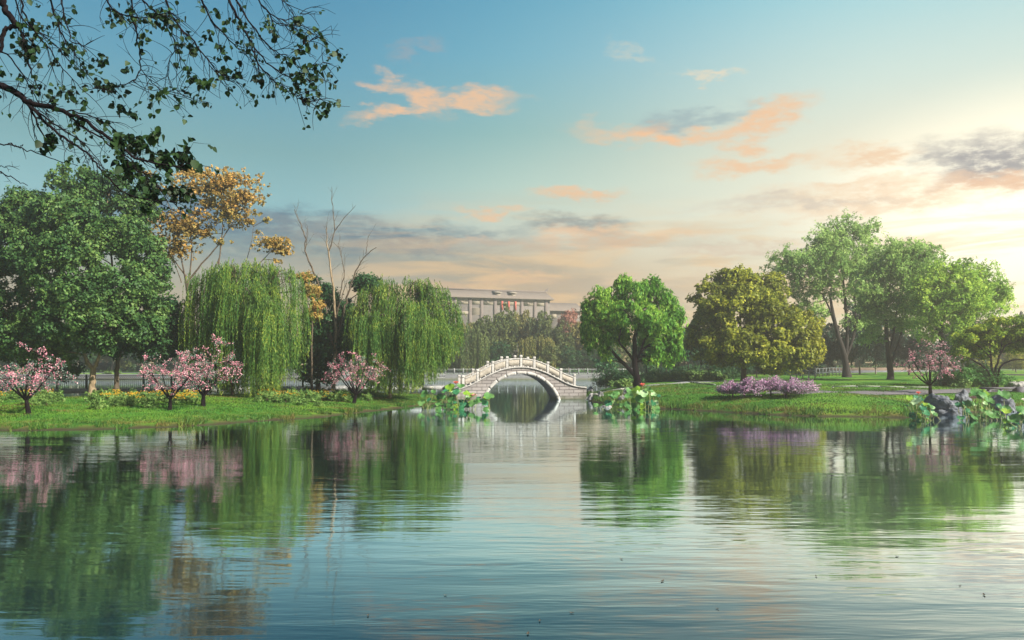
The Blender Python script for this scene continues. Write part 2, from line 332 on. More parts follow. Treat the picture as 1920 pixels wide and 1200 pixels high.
def tag(o, label=None, cat=None, group=None, kind=None):
    if label: o['label'] = label
    if cat: o['category'] = cat
    if group: o['group'] = group
    if kind: o['kind'] = kind
    return o
def thing(name, label, cat, loc, group=None, rz=0):
    o = bpy.data.objects.new(name, None); SC.collection.objects.link(o); o.empty_display_size = .3
    o.location = loc; o.rotation_euler.z = rz; return tag(o, label, cat, group)
def copy_tree(root, loc, rz=0, scale=(1, 1, 1), label=None):
    c = root.copy(); SC.collection.objects.link(c); c.location = loc; c.rotation_euler.z = rz; c.scale = scale
    if label: c['label'] = label
    for ch in root.children:
        d = ch.copy(); SC.collection.objects.link(d); d.parent = c
        for g2 in ch.children:
            e = g2.copy(); SC.collection.objects.link(e); e.parent = d
    return c

# ------------------------------------------------------------------ terrain
def W(px, Y): return (px - 960) / FPX * Y
def P(px, py, Y): return np.array(((px - 960) / FPX * Y, Y, CAMH + (HORI - py) / FPX * Y))
def shore(px, py):
    Y = FPX * CAMH / (py - HORI); return (W(px, Y), Y)
LEFT = [(-160, 30), (-60, 33)] + [shore(*p) for p in ((0, 808), (100, 807), (200, 806), (300, 802), (400, 797), (500, 790), (600, 783), (700, 772), (790, 761))] + \
       [(-5.2, 61.5), (-4.6, 64), (-4.4, 66), (-4.6, 71), (-12, 71.5), (-24, 67.5), (-42, 62), (-60, 61), (-160, 61)]
RIGHT = [shore(*p) for p in ((1102, 751), (1118, 755), (1150, 759), (1230, 766), (1310, 770), (1400, 775), (1480, 779), (1550, 781), (1700, 783), (1745, 780), (1790, 774), (1850, 772), (1920, 770))] + \
        [(60, 52), (200, 50), (700, 60), (700, 700), (24, 700), (24, 144), (15.5, 112), (9.5, 86), (6.6, 73)]
def sdist(x, y, poly):
    x = np.asarray(x, float); y = np.asarray(y, float); d = np.full(x.shape, 1e9); ins = np.zeros(x.shape, bool)
    for i in range(len(poly)):
        (ax, ay), (bx, by) = poly[i], poly[(i + 1) % len(poly)]
        ex, ey = bx - ax, by - ay; t = np.clip(((x - ax) * ex + (y - ay) * ey) / (ex * ex + ey * ey + 1e-12), 0, 1)
        d = np.minimum(d, np.hypot(x - ax - t * ex, y - ay - t * ey))
        c = (ay > y) != (by > y)
        with np.errstate(divide='ignore', invalid='ignore'):
            xi = ax + (y - ay) * ex / (ey if ey else 1e-12)
        ins ^= c & (x < xi)
    return np.where(ins, d, -d)
def sm(v, a, b): t = np.clip((v - a) / (b - a), 0, 1); return t * t * (3 - 2 * t)
def gz(x, y):
    x = np.asarray(x, float); y = np.asarray(y, float)
    wob = .25 * np.sin(x * .9 + y * .4) + .18 * np.sin(x * 2.3 - y * 1.1)
    dl = sdist(x, y, LEFT) + wob * .5; dr = sdist(x, y, RIGHT) + wob * .5
    und = .05 * np.sin(x * .35 + 1) * np.sin(y * .28) + .03 * np.sin(x * 1.1 + y * .7)
    L = np.where(dl > 0, (1 - np.exp(-dl / 7.5)) * 1.02 + und * sm(dl, 1, 5), np.maximum(-1.2, dl * .5))
    R = np.where(dr > 0, 1.22 * (1 - np.exp(-dr / 2.6)) + .5 * sm(dr, 14, 65) + und * sm(dr, 1, 5), np.maximum(-1.2, dr * .5))
    R = np.where(y > 144.3, np.maximum(R, 1.15), R)
    N = np.where(y < 5.5, 1.4 * sm(5.5 - y, 0, 5), -1.2)
    F = np.where(y > 144.3, 1.15 + .9 * sm(y, 160, 260), -1.2)
    N = np.where((y > -200) & (abs(x) < 900), N, 1.4)
    return np.maximum.reduce([L, R, N, F])
def g1(x, y): return float(gz(np.array([x]), np.array([y]))[0])
_Y = np.arange(20, 300, .15)
def at(px, py, dz=0.0):
    """the point of the ground seen at a photo pixel"""
    z = gz(W(px, _Y), _Y); ray = CAMH + (HORI - py) / FPX * _Y
    k = np.nonzero((z >= ray) & (z > .01))[0]; Y = _Y[k[0]] if len(k) else 60.0
    return np.array((W(px, Y), Y, g1(W(px, Y), Y) + dz))
def on(px, Y): X = W(px, Y); return np.array((X, Y, g1(X, Y)))

def make_ground():
    xs = np.concatenate([np.linspace(-310, -70, 18)[:-1], np.arange(-70, 70.01, .5), np.linspace(70, 310, 18)[1:]])
    ys = np.concatenate([np.linspace(-60, -2, 10)[:-1], np.arange(-2, 8, .5), np.arange(8, 30, 2), np.arange(30, 90, .45), np.arange(90, 143, 1.0), [144.1, 144.5], np.arange(146, 200, 3), np.linspace(200, 300, 12)])
    X, Y = np.meshgrid(xs, ys); Z = gz(X, Y)
    nx, ny = len(xs), len(ys); i = np.arange(ny - 1)[:, None] * nx + np.arange(nx - 1)[None]
    F = np.stack([i, i + 1, i + nx + 1, i + nx], -1).reshape(-1, 4)
    mb = MB(); mb.add(np.stack([X, Y, Z], -1).reshape(-1, 3), F)
    tag(mb.build('ground', M('grass_ground'), smooth=True), 'green grass banks round the lake', kind='structure')
make_ground()
mb = MB(); mb.add([(-310, 3, 0), (310, 3, 0), (310, 144.2, 0), (-310, 144.2, 0)], [(0, 1, 2, 3)])
tag(mb.build('water', M('lake_water')), 'calm rippled lake water', kind='structure')

def strip(name, mat, pts, widths, lift=.05, label=None, step=.7):
    """a path draped over the ground along a plan polyline"""
    pts = np.array(pts, float); seg = np.hypot(*np.diff(pts, axis=0).T); s = np.concatenate([[0], np.cumsum(seg)])
    t = np.arange(0, s[-1], step); C = np.stack([np.interp(t, s, pts[:, i]) for i in (0, 1)], -1)
    for _ in range(6): C[1:-1] = (C[:-2] + C[1:-1] + C[2:]) / 3
    T = np.gradient(C, axis=0); T /= np.linalg.norm(T, axis=1)[:, None]; N = np.stack([-T[:, 1], T[:, 0]], -1)
    w = np.interp(t, s, widths); k = np.linspace(-.5, .5, 5)
    V2 = C[:, None] + N[:, None] * (w[:, None] * k[None])[..., None]
    Z = gz(V2[..., 0], V2[..., 1]) + lift; Z = np.maximum(Z, Z.mean(1)[:, None]); Z[:, 0] -= .12; Z[:, -1] -= .12
    V = np.concatenate([V2, Z[..., None]], -1).reshape(-1, 3); n = len(t)
    i = np.arange(n - 1)[:, None] * 5 + np.arange(4)[None]; F = np.stack([i, i + 5, i + 6, i + 1], -1).reshape(-1, 4)
    mb = MB(); mb.add(V, F); return tag(mb.build(name, mat, smooth=True), label, kind='structure')
strip('path', M('path_pale'), [(5.9, 67.6), on(1200, 69)[:2], on(1300, 76)[:2], on(1385, 80)[:2], on(1440, 80)[:2]], [1.6, 1.7, 1.8, 2, 1.8], label='pale path running from the bridge along the right bank')
strip('path', M('asphalt'), [at(1440, 737)[:2], at(1530, 736.5)[:2], at(1620, 736.5)[:2], at(1700, 735.5)[:2], at(1780, 733)[:2], at(1840, 731)[:2], (60, 57)], [1.0, 2.2, 2.8, 3.0, 3.2, 3.2, 3.2], label='purplish asphalt path near the right shore')
strip('road', M('concrete'), [(-120, 149), (40, 149), (80, 149), (160, 152)], [6, 6, 6, 6], .06, 'grey road beyond the lake')

# ------------------------------------------------------------------ the bridge
def make_bridge():
    rz = math.radians(11); cx = W(977, 66.2)
    root = thing('arch_bridge', 'pale stone footbridge with one round arch and carved parapets over the lake', 'bridge', (cx, 66.2, 0), rz=rz)
    S = 66.2 / FPX; cs = math.cos(rz)
    def lx(px):                                                   # photo column of the front face -> local x (front face at local y=0)
        k = (px - 960) / FPX; s = (cx - k * 66.2) / (k * math.sin(rz) - math.cos(rz)); return s
    lz = lambda py: (751 - py) * S
    deck = [(857, 730), (862, 728.5), (867, 726.8), (884, 721), (903, 710.5), (922, 700.5), (935, 695), (948, 691.2), (962, 689), (975.6, 688.2), (990, 689), (1005, 692), (1024, 699), (1038, 706), (1050, 712.5),
            (1060, 718), (1067.5, 721.5), (1079, 725), (1089, 726.8), (1099.5, 727.3)]
    D = np.array([(lx(a), lz(b)) for a, b in deck]); xs = np.linspace(D[0, 0], D[-1, 0], 81)
    dz = np.interp(xs, D[:, 0], D[:, 1])
    for _ in range(4): dz[1:-1] = (dz[:-2] + dz[1:-1] + dz[2:]) / 3
    top = lambda x: float(np.interp(x, xs, dz))
    WID = 2.8; axc = lx(977); hw = (lx(1045.6) - lx(908.5)) / 2; ht = lz(702.5); R = (hw * hw + ht * ht) / (2 * ht); zc = ht - R
    axc = (lx(1045.6) + lx(908.5)) / 2
    def arch(x, r=R):
        d = r * r - (x - axc) ** 2; return zc + math.sqrt(d) if d > 0 else -1
    RT = .24; bot = -.7
    gx = np.unique(np.concatenate([xs, [axc - hw, axc + hw, axc - hw - RT, axc + hw + RT], axc + (R + RT) * np.cos(np.linspace(.05, math.pi - .05, 60))]))
    # spandrel masonry: front and back skins with the arch ring cut out
    body = MB(); CO = .10
    for y in (0.0, WID):
        V = []; 
        for x in gx:
            lo = arch(x, R + RT); lo = lo if lo > bot else bot
            V += [(x, y, min(lo, top(x) - CO)), (x, y, top(x) - CO)]
        n = len(gx); body.add(V, [(2 * i, 2 * i + 2, 2 * i + 3, 2 * i + 1) if y == 0 else (2 * i + 1, 2 * i + 3, 2 * i + 2, 2 * i) for i in range(n - 1)])
    for x in (gx[0], gx[-1]): body.add([(x, 0, bot), (x, WID, bot), (x, WID, top(x) - CO), (x, 0, top(x) - CO)], [(0, 1, 2, 3)])
    body.build('masonry', M('bridge_stone'), root)
    # arch ring, front and back, in separate voussoirs with fine joints
    a0 = math.asin(min(1, (0 - zc) / R)) if zc < 0 else 0.0
    a_lo = math.atan2(-.6 - zc, math.sqrt(max(R * R - (.6 + zc) ** 2, .01)))
    for y0, y1 in ((-.05, .22), (WID - .22, WID + .05)):
        ring = MB(); nv = 11; A = np.linspace(a_lo, math.pi - a_lo, nv + 1)
        for i in range(nv):
            t0, t1 = A[i] + .005, A[i + 1] - .005; tt = np.linspace(t0, t1, 7)
            inn = [(axc + (R) * math.cos(t), zc + R * math.sin(t)) for t in tt]; out = [(axc + (R + RT) * math.cos(t), zc + (R + RT) * math.sin(t)) for t in tt]
            for k in range(6):
                q = [inn[k], out[k], out[k + 1], inn[k + 1]]
                V = [(x, y0, z) for x, z in q] + [(x, y1, z) for x, z in q]
                F = [(0, 1, 2, 3), (7, 6, 5, 4), (1, 5, 6, 2), (0, 3, 7, 4)]
                if k == 0: F.append((0, 4, 5, 1))
                if k == 5: F.append((3, 2, 6, 7))
                ring.add(V, F)
        ring.build('arch_ring', M('bridge_light'), root)
    sof = MB(); tt = np.linspace(a_lo, math.pi - a_lo, 40); V = []
    for t in tt: V += [(axc + (R + .012) * math.cos(t), .2, zc + (R + .012) * math.sin(t)), (axc + (R + .012) * math.cos(t), WID - .2, zc + (R + .012) * math.sin(t))]
    sof.add(V, [(2 * i, 2 * i + 1, 2 * i + 3, 2 * i + 2) for i in range(39)]); sof.build('soffit', M('bridge_soffit'), root, smooth=True)
    # coping (projecting string course) each side and the deck between
    for y0, y1 in ((-.10, .30), (WID - .30, WID + .10)):
        cp = MB(); V = []
        for x in xs: t = top(x); V += [(x, y0, t - CO), (x, y1, t - CO), (x, y1, t), (x, y0, t)]
        n = len(xs); F = []
        for i in range(n - 1):
            a = 4 * i; F += [(a, a + 4, a + 7, a + 3), (a + 3, a + 7, a + 6, a + 2), (a + 2, a + 6, a + 5, a + 1), (a + 1, a + 5, a + 4, a)]
        F += [(0, 3, 2, 1), (4 * n - 4, 4 * n - 3, 4 * n - 2, 4 * n - 1)]
        cp.add(V, F); cp.build('coping', M('bridge_light'), root)
    dk = MB(); V = []
    for x in xs: V += [(x, .29, top(x) - .03), (x, WID - .29, top(x) - .03)]
    dk.add(V, [(2 * i, 2 * i + 2, 2 * i + 3, 2 * i + 1) for i in range(len(xs) - 1)]); dk.build('deck', M('bridge_stone'), root)
    # posts with caps, panels between
    posts = [868.5, 895.5, 924, 951, 977, 1002, 1027.5, 1052, 1077.5]
    def bevbox(mb, x0, y0, z0, x1, y1, z1, b=.03):
        bm = bmesh.new(); bmesh.ops.create_cube(bm, size=1)
        for v in bm.verts: v.co = Vector(((x0 + x1) / 2 + v.co.x * (x1 - x0), (y0 + y1) / 2 + v.co.y * (y1 - y0), (z0 + z1) / 2 + v.co.z * (z1 - z0)))
        bmesh.ops.bevel(bm, geom=bm.edges[:], offset=b, segments=2, affect='EDGES', profile=.6)
        bm.verts.ensure_lookup_table(); V = [v.co[:] for v in bm.verts]
        for f in bm.faces: pass
        base = mb.n; mb.v.append(np.array(V)); mb.n += len(V)
        for f in bm.faces: mb.f.append(np.array([[v.index + base for v in f.verts]]))
        bm.free(); return mb
    for y in (.10, WID - .10):
        PX = [lx(p) for p in posts]
        for i, x in enumerate(PX):
            t = top(x); hgt = .98
            p = bevbox(MB(), x - .105, y - .105, t - .002, x + .105, y + .105, t + hgt - .26, .015).build('post', M('bridge_light'), root)
            c = bevbox(MB(), x - .085, y - .085, t + hgt - .26, x + .085, y + .085, t + hgt - .22, .01)
            bevbox(c, x - .125, y - .125, t + hgt - .22, x + .125, y + .125, t + hgt - .02, .05)
            c.build('post_cap', M('bridge_light'), p)
        for i in range(len(PX) - 1):
            x0, x1 = PX[i] + .104, PX[i + 1] - .104; n = 8; X = np.linspace(x0, x1, n)
            def slab(lo, hi, th, dip=0.0):
                m = MB(); V = []
                for k, x in enumerate(X):
                    a, b = top(X[0]), top(X[-1]); t = .55 * (a + (b - a) * k / (n - 1)) + .45 * top(x)
                    V += [(x, y - th, t + lo), (x, y + th, t + lo), (x, y + th, t + hi), (x, y - th, t + hi)]
                F = [(0, 3, 2, 1), (4 * n - 4, 4 * n - 3, 4 * n - 2, 4 * n - 1)]
                for k in range(n - 1):
                    q = 4 * k; F += [(q, q + 4, q + 7, q + 3), (q + 3, q + 7, q + 6, q + 2), (q + 2, q + 6, q + 5, q + 1), (q + 1, q + 5, q + 4, q)]
                return m.add(V, F)
            pn = slab(.10, .60, .055).build('panel', M('bridge_panel'), root)
            slab(.602, .70, .085).build('rail', M('bridge_light'), pn)
            # feet of the panel, leaving the dark slot between them
            for xx in (x0 + .10, (x0 + x1) / 2, x1 - .10): MB().box(xx - .07, y - .045, top(xx) - .02, xx + .07, y + .045, top(xx) + .13).build('panel_foot', M('bridge_light'), pn)
    return root
make_bridge()

# ------------------------------------------------------------------ foliage helpers
def unit(v): return v / (np.linalg.norm(v, axis=-1, keepdims=True) + 1e-9)
def leaves(rng, C, Nrm, L, Wd, droop=0.0, mb=None):
    """one rhombic leaf per point: centre C, normal Nrm, length L, width Wd"""
    n = len(C); Nrm = unit(Nrm); r = unit(rng.normal(size=(n, 3)) + np.array((0, 0, -droop * 3)))
    A = unit(r - Nrm * (r * Nrm).sum(1)[:, None]); B = np.cross(Nrm, A)
    l = (L * rng.uniform(.7, 1.25, n))[:, None] / 2; w = (Wd * rng.uniform(.7, 1.25, n))[:, None] / 2
    fold = Nrm * w * .35
    V = np.stack([C - A * l, C + B * w + fold, C + A * l, C - B * w + fold], 1).reshape(-1, 3)
    mb = mb or MB(); mb.add(V, np.arange(4 * n).reshape(-1, 4)); return mb
def clump_pts(rng, CC, rad, per, flat=.75, upb=.35):
    """points on ragged dome shells round the clump centres; returns points and outward normals"""
    sp = 6; K = len(CC); per = max(1, per // sp); n = K * per; idx = np.repeat(np.arange(K), per)
    d = unit(rng.normal(size=(n, 3)) + np.array((0, 0, upb))); rr = rad[idx] * rng.uniform(.30, 1.12, n) ** .6
    off = d * rr[:, None]; off[:, 2] *= flat
    d = unit(d + rng.normal(0, .75, d.shape)); C = np.repeat(CC[idx] + off, sp, 0); s = np.repeat(rad[idx], sp)[:, None]
    return C + rng.normal(0, .16, C.shape) * s, np.repeat(d, sp, 0)
def curve(a, b, rng, bow=.12, n=6, up=0.0):
    a, b = np.array(a, float), np.array(b, float); L = np.linalg.norm(b - a); t = np.linspace(0, 1, n)[:, None]
    m = (a + b) / 2 + rng.normal(0, bow, 3) * L + np.array((0, 0, up * L))
    return (1 - t) ** 2 * a + 2 * t * (1 - t) * m + t * t * b
def px_stem(pts, Y, w0, w1, rng=None, wob=0.0):
    """a stem drawn by photo columns and rows at one distance, smoothed; widths in photo pixels"""
    q = np.array([P(p[0], p[1], Y + (p[2] if len(p) > 2 else 0)) for p in pts]); n = len(q); s = np.linspace(0, n - 1, (n - 1) * 4 + 1)
    Q = np.stack([np.interp(s, np.arange(n), q[:, i]) for i in range(3)], -1)
    for _ in range(3): Q[1:-1] = (Q[:-2] + 2 * Q[1:-1] + Q[2:]) / 4
    if rng is not None and wob: Q[1:-1] += rng.normal(0, wob, (len(Q) - 2, 3))
    r = np.interp(np.linspace(0, 1, len(Q)), [0, 1], [w0, w1]) * Y / FPX / 2
    return Q, r
def crown_tree(name, label, group, Y, base_px, stems, lobes, leaf, bark, seed=1, nc=260, cr=.7, per=150, L=.2, Wd=.13, flat=.75, droop=0.0,
               depth=.8, twigs=70, cat='tree', base_py=None, upb=.35, ground=None, rmin=.55, thin=.03, cull=.2, rmax=1.0):
    """tree built from stems and crown lobes measured on the photo, at distance Y; every lobe is a real ellipsoid of leaf clumps"""
    rng = np.random.default_rng(seed); b = on(base_px, Y) if ground is None else np.array(ground)
    root = thing(name, label, cat, tuple(b), group)
    E = np.array([np.r_[P(l[0], l[1], Y + (l[4] if len(l) > 4 else 0)), l[2] * Y / FPX, l[3] * Y / FPX] for l in lobes])
    wgt = E[:, 3] * E[:, 4]; wgt = wgt / wgt.sum(); li = rng.choice(len(E), int(nc * 1.6), p=wgt)
    d = unit(rng.normal(size=(len(li), 3))); rr = rng.uniform(rmin, rmax, len(li))[:, None]
    rx, rz_ = E[li, 3], E[li, 4]; R3 = np.stack([rx, rx * depth, rz_], -1)
    crr = cr * rng.uniform(.65, 1.25, len(li))
    CC = E[li, :3] + d * rr * np.maximum(R3 - cr * .6, .15)
    q = ((CC[:, None] - E[None, :, :3]) / np.stack([E[:, 3], E[:, 3] * depth, E[:, 4]], -1)[None]); inner = ((q ** 2).sum(-1) < cull).any(1)
    CC, crr = CC[~inner][:nc], crr[~inner][:nc]
    pts, nr = clump_pts(rng, CC, crr, per, flat, upb)
    keep = rng.random(len(pts)) < .96; pts, nr = pts[keep], nr[keep]
    mb = leaves(rng, pts, nr * 1.2 + rng.normal(0, .30, pts.shape) + np.array((0, -.1, .3)), L, Wd, droop)
    mb.build('crown', M(leaf), root, tuple(b))
    tr = MB(); ends = []; allpts = []
    for k, st in enumerate(stems):
        pl, w0, w1 = st[0], st[1], st[2]
        Q, r = px_stem(pl, Y, w0, w1, rng, .02)
        if k == 0:
            Q[0] = b - np.array((0, 0, .15)); r = r.copy(); r[0] *= 1.45; r[1] *= 1.15
        tr.tube(Q, r, 10); ends.append((Q[-1], r[-1])); allpts.append((Q[len(Q) // 3:], r[len(Q) // 3:]))
    SP = np.concatenate([a for a, _ in allpts]); SR = np.concatenate([r for _, r in allpts])
    limbs = [];
    for e in E:
        c = e[:3]; j = np.argmin(((SP - c) ** 2).sum(1) + 4 * np.maximum(0, SP[:, 2] - c[2])); 
        cv = curve(SP[j], c, rng, .10, 8, .05); r0 = max(SR[j] * .6, thin * 1.5); rad = np.linspace(r0, thin, 8)
        tr.tube(cv, rad, 6); limbs.append((cv, rad))
    LP = np.concatenate([a for a, _ in limbs] + [SP]); LR = np.concatenate([a for _, a in limbs] + [SR])
    for c in CC[rng.permutation(len(CC))[:twigs]]:
        j = np.argmin(((LP - c) ** 2).sum(1)); cv = curve(LP[j], c, rng, .12, 5, .06); tr.tube(cv, np.linspace(min(LR[j] * .6, thin * 1.2), thin * .35, 5), 4)
    tr.build('trunk', M(bark), root, tuple(b), smooth=True)
    return root

# ------------------------------------------------------------------ large trees on the left bank
crown_tree('broadleaf_tree', 'huge dense dark-green tree filling the far left of the picture', None, 56, 172,
    [([(172, 735), (174, 715), (175, 697), (175, 690)], 12, 9.5), ([(175, 695), (166, 683), (160, 672), (157, 650), (150, 610), (130, 540), (120, 450)], 8, 4),
     ([(176, 693), (184, 675), (188, 655), (205, 600), (215, 520), (200, 430)], 7, 3), ([(157, 650), (110, 600), (60, 560)], 5, 2)],
    [(140, 342, 50, 36), (205, 362, 48, 42), (262, 395, 36, 44), (240, 440, 50, 40, -1.5), (60, 470, 60, 50, -2), (130, 470, 60, 40, -3), (290, 520, 30, 50), (-20, 420, 60, 50), (10, 620, 60, 60), (150, 560, 80, 40, -3.2), (290, 600, 36, 40), (120, 400, 60, 40, -2), (160, 385, 50, 40), (45, 392, 46, 44), (95, 420, 62, 50, -1), (185, 440, 75, 52, -1.5), (15, 470, 60, 60), (262, 470, 45, 52), (115, 515, 80, 52, -2),
     (225, 545, 72, 55, -2), (35, 565, 70, 52, -1), (-60, 500, 70, 120), (150, 600, 90, 48, -2.5), (60, 635, 70, 45, -1), (250, 610, 48, 40, -1), (180, 640, 55, 32, -1), (100, 665, 45, 26)],
    'leaf_camphor', 'bark_pale', 3, 980, .66, 168, .23, .15, cull=.14, rmin=.72)
crown_tree('broadleaf_tree', 'dark-green tree with a straight slim trunk between the huge tree and the first willow', None, 57.5, 219,
    [([(219, 731), (219, 700), (220, 675), (230, 640), (245, 600)], 9, 5)],
    [(225, 650, 46, 28), (268, 620, 46, 42), (310, 590, 36, 46), (322, 640, 34, 40), (290, 660, 36, 26)], 'leaf_dark', 'bark_brown', 4, 130, .6, 170, .20, .13)
crown_tree('broadleaf_tree', 'bushy dark tree at the left edge with low branches near the water fence', None, 59, 60,
    [([(60, 732), (62, 700), (60, 660), (50, 640)], 7, 4)], [(20, 650, 50, 36), (80, 672, 46, 32), (120, 690, 34, 26), (-10, 620, 40, 40)], 'leaf_dark', 'bark_brown', 5, 110, .55, 150, .20, .12)
crown_tree('broadleaf_tree', 'dark leafy tree standing in the gap between the two willows', None, 63, 596,
    [([(596, 728), (598, 680), (600, 640), (606, 590)], 8, 4)],
    [(588, 520, 20, 20), (612, 555, 26, 30), (600, 612, 44, 46), (575, 668, 40, 40), (646, 600, 30, 46), (628, 668, 42, 42), (690, 535, 34, 18), (600, 702, 44, 24)], 'leaf_dark', 'bark_brown', 6, 240, .6, 150, .21, .13)
crown_tree('orange_leaf_tree', 'small orange-leaved tree peeping out between the willows', None, 61.5, 585,
    [([(585, 728), (584, 650), (586, 580), (584, 550)], 4, 2.5)], [(572, 520, 17, 14), (583, 545, 20, 20), (594, 580, 16, 24)], 'leaf_orange', 'bark_brown', 7, 60, .36, 90, .16, .10)
# tall airy tree with flat orange leaf layers
OD = [(130, 110, 75, 32), (440, 100, 130, 50), (720, 150, 135, 55), (590, 230, 110, 42), (860, 290, 170, 50), (600, 340, 95, 45), (760, 340, 80, 40), (470, 410, 60, 18), (440, 530, 90, 38), (200, 620, 90, 36),
      (100, 560, 60, 45), (680, 630, 68, 20), (900, 480, 66, 22), (1020, 460, 20, 26), (1060, 630, 165, 36), (1150, 700, 60, 30), (960, 545, 30, 12), (1110, 780, 50, 12), (560, 560, 55, 36), (220, 440, 60, 36), (340, 640, 50, 50), (300, 250, 70, 25)]
crown_tree('orange_leaf_tree', 'tall airy tree with flat layers of orange leaves behind the first willow', None, 60.5, 372,
    [([(372, 733), (368, 640), (352, 560), (348, 515)], 6, 4), ([(352, 560), (345, 500), (328, 450), (325, 400), (300, 350)], 3.4, 1.2), ([(350, 530), (378, 495), (410, 460), (440, 410), (462, 385)], 3.6, 1.2),
     ([(350, 545), (362, 480), (355, 430), (356, 390), (365, 330)], 3.2, 1.2), ([(410, 500), (416, 450), (418, 400), (420, 350)], 2.8, 1.1), ([(358, 590), (390, 530), (412, 490), (413, 455)], 3.5, 2), ([(350, 520), (320, 480), (296, 455), (280, 440)], 2.6, 1),
     ([(372, 600), (440, 540), (480, 500), (505, 475), (520, 460)], 2.6, 1), ([(440, 540), (470, 470), (475, 425)], 1.6, .8), ([(340, 530), (330, 500), (320, 470)], 2, .8)],
[(250 + a * .2448, 300 + b * .2448, c * .2448, d * .2448 * 1.35) for a, b, c, d in OD] + [(405, 350, 92, 34), (340, 425, 62, 36), (430, 400, 50, 30), (515, 462, 38, 16), (330, 470, 44, 24)], 'leaf_orange', 'bark_brown', 8, 2000, .25, 20, .17, .12, flat=.6, twigs=500, rmin=.05, rmax=1.22, thin=.018, depth=.8, cull=0)

def willow(label, Y, base_px, stem, lobes, bottom, seed, leaf='leaf_willow', nst=900, L=.21, Wd=.05, step=.085, bark='bark_brown', name='weeping_willow', cat='tree', clus=110):
    """weeping willow: limbs rise to lobes, strands of narrow leaves hang from them to the bottom line (photo column, row)"""
    rng = np.random.default_rng(seed); b = on(base_px, Y); root = thing(name, label, cat, tuple(b))
    E = np.array([np.r_[P(l[0], l[1], Y + (l[4] if len(l) > 4 else 0)), l[2] * Y / FPX, l[3] * Y / FPX] for l in lobes])
    bx = np.array([W(p[0], Y) for p in bottom]); bz = np.array([P(0, p[1], Y)[2] for p in bottom])
    li = rng.choice(len(E), clus, p=E[:, 3] / E[:, 3].sum()); d = unit(rng.normal(size=(clus, 3)) + (0, 0, .5)); d[:, 2] = np.abs(d[:, 2]) * .9 + .0
    K = E[li, :3] + d * np.stack([E[li, 3], E[li, 3] * .85, E[li, 4]], -1) * rng.uniform(.55, 1, clus)[:, None]
    Kd = unit(np.c_[d[:, :2], np.zeros(clus)])
    allC, allN = [], []; tw = MB()
    for k in range(nst):
        c = rng.integers(clus); p = K[c] + rng.normal(0, .22, 3); out = Kd[c] * rng.uniform(.1, .7)
        zb = np.interp(p[0], bx, bz); edge = rng.uniform(0, 1)
        end = zb + (p[2] - zb) * (.55 * edge ** 2.2); Ln = max(p[2] - end, .8) * 1.04; n = int(Ln / step)
        t = np.linspace(0, 1, n); arch = 1 - np.exp(-t * 5)
        x = p[0] + out[0] * arch + .12 * np.sin(t * rng.uniform(3, 7) + rng.uniform(0, 6)) * t; y = p[1] + out[1] * arch + .1 * np.sin(t * 5 + rng.uniform(0, 6)) * t
        z = p[2] + .35 * np.sin(np.minimum(t * 9, math.pi)) * .5 - (p[2] - end) * t
        C = np.stack([x, y, z], -1); allC.append(C + rng.normal(0, .035, C.shape))
        tw.tube(C[::max(1, n // 7)], np.full(len(C[::max(1, n // 7)]), .007), 3)
    C = np.concatenate(allC); n = len(C)
    N = unit(np.c_[rng.normal(size=(n, 2)), rng.normal(0, .3, n)] + np.array((.1, -.25, 0)))
    mb = leaves(rng, C, N, L, Wd, 1.0); cr = mb.build('crown', M(leaf), root, tuple(b))
    tw.build('hanging_twigs', M('leaf_shrub'), root, tuple(b))
    tr = MB(); Q, r = px_stem(stem[0], Y, stem[1], stem[2], rng, .02); Q[0] = b - np.array((0, 0, .1)); r[0] *= 1.4; tr.tube(Q, r, 10)
    for e in E:
        cv = curve(Q[-1 - rng.integers(4)], e[:3] + (0, 0, e[4] * .5), rng, .1, 8, .12); tr.tube(cv, np.linspace(r[-1] * .7, .03, 8), 6)
        for c in K[np.argsort(((K - e[:3]) ** 2).sum(1))[:7]]: tr.tube(curve(cv[rng.integers(3, 8)], c, rng, .1, 5, .1), np.linspace(.035, .012, 5), 4)
    tr.build('trunk', M(bark), root, tuple(b), smooth=True)
    return root
willow('broad weeping willow left of the leafless tree, its strands reaching the flowerbed', 57, 436, ([(436, 746), (436, 715), (440, 660), (452, 590), (456, 560)], 7, 5),
       [(395, 530, 36, 26), (440, 512, 40, 20, -1), (480, 508, 45, 20), (525, 520, 38, 22, -.5), (555, 560, 16, 30), (370, 575, 16, 40), (460, 560, 80, 40, -2.2), (505, 590, 50, 30, -2.6)],
       [(350, 655), (375, 715), (400, 735), (520, 738), (550, 710), (575, 640)], 11, nst=1150)
willow('weeping willow with yellow-green outer strands just left of the stone bridge', 60, 730, ([(730, 745), (733, 715), (738, 660), (744, 600), (748, 580)], 8, 5),
       [(690, 560, 26, 24), (728, 545, 34, 20), (775, 540, 36, 20, -.5), (815, 552, 34, 22), (842, 585, 16, 30), (670, 600, 14, 40), (760, 590, 70, 40, -2.2), (800, 620, 45, 26, -2.6), (700, 605, 30, 20, -2.4)],
       [(655, 670), (672, 720), (760, 742), (800, 720), (830, 690), (850, 665), (862, 625)], 12, nst=1150)

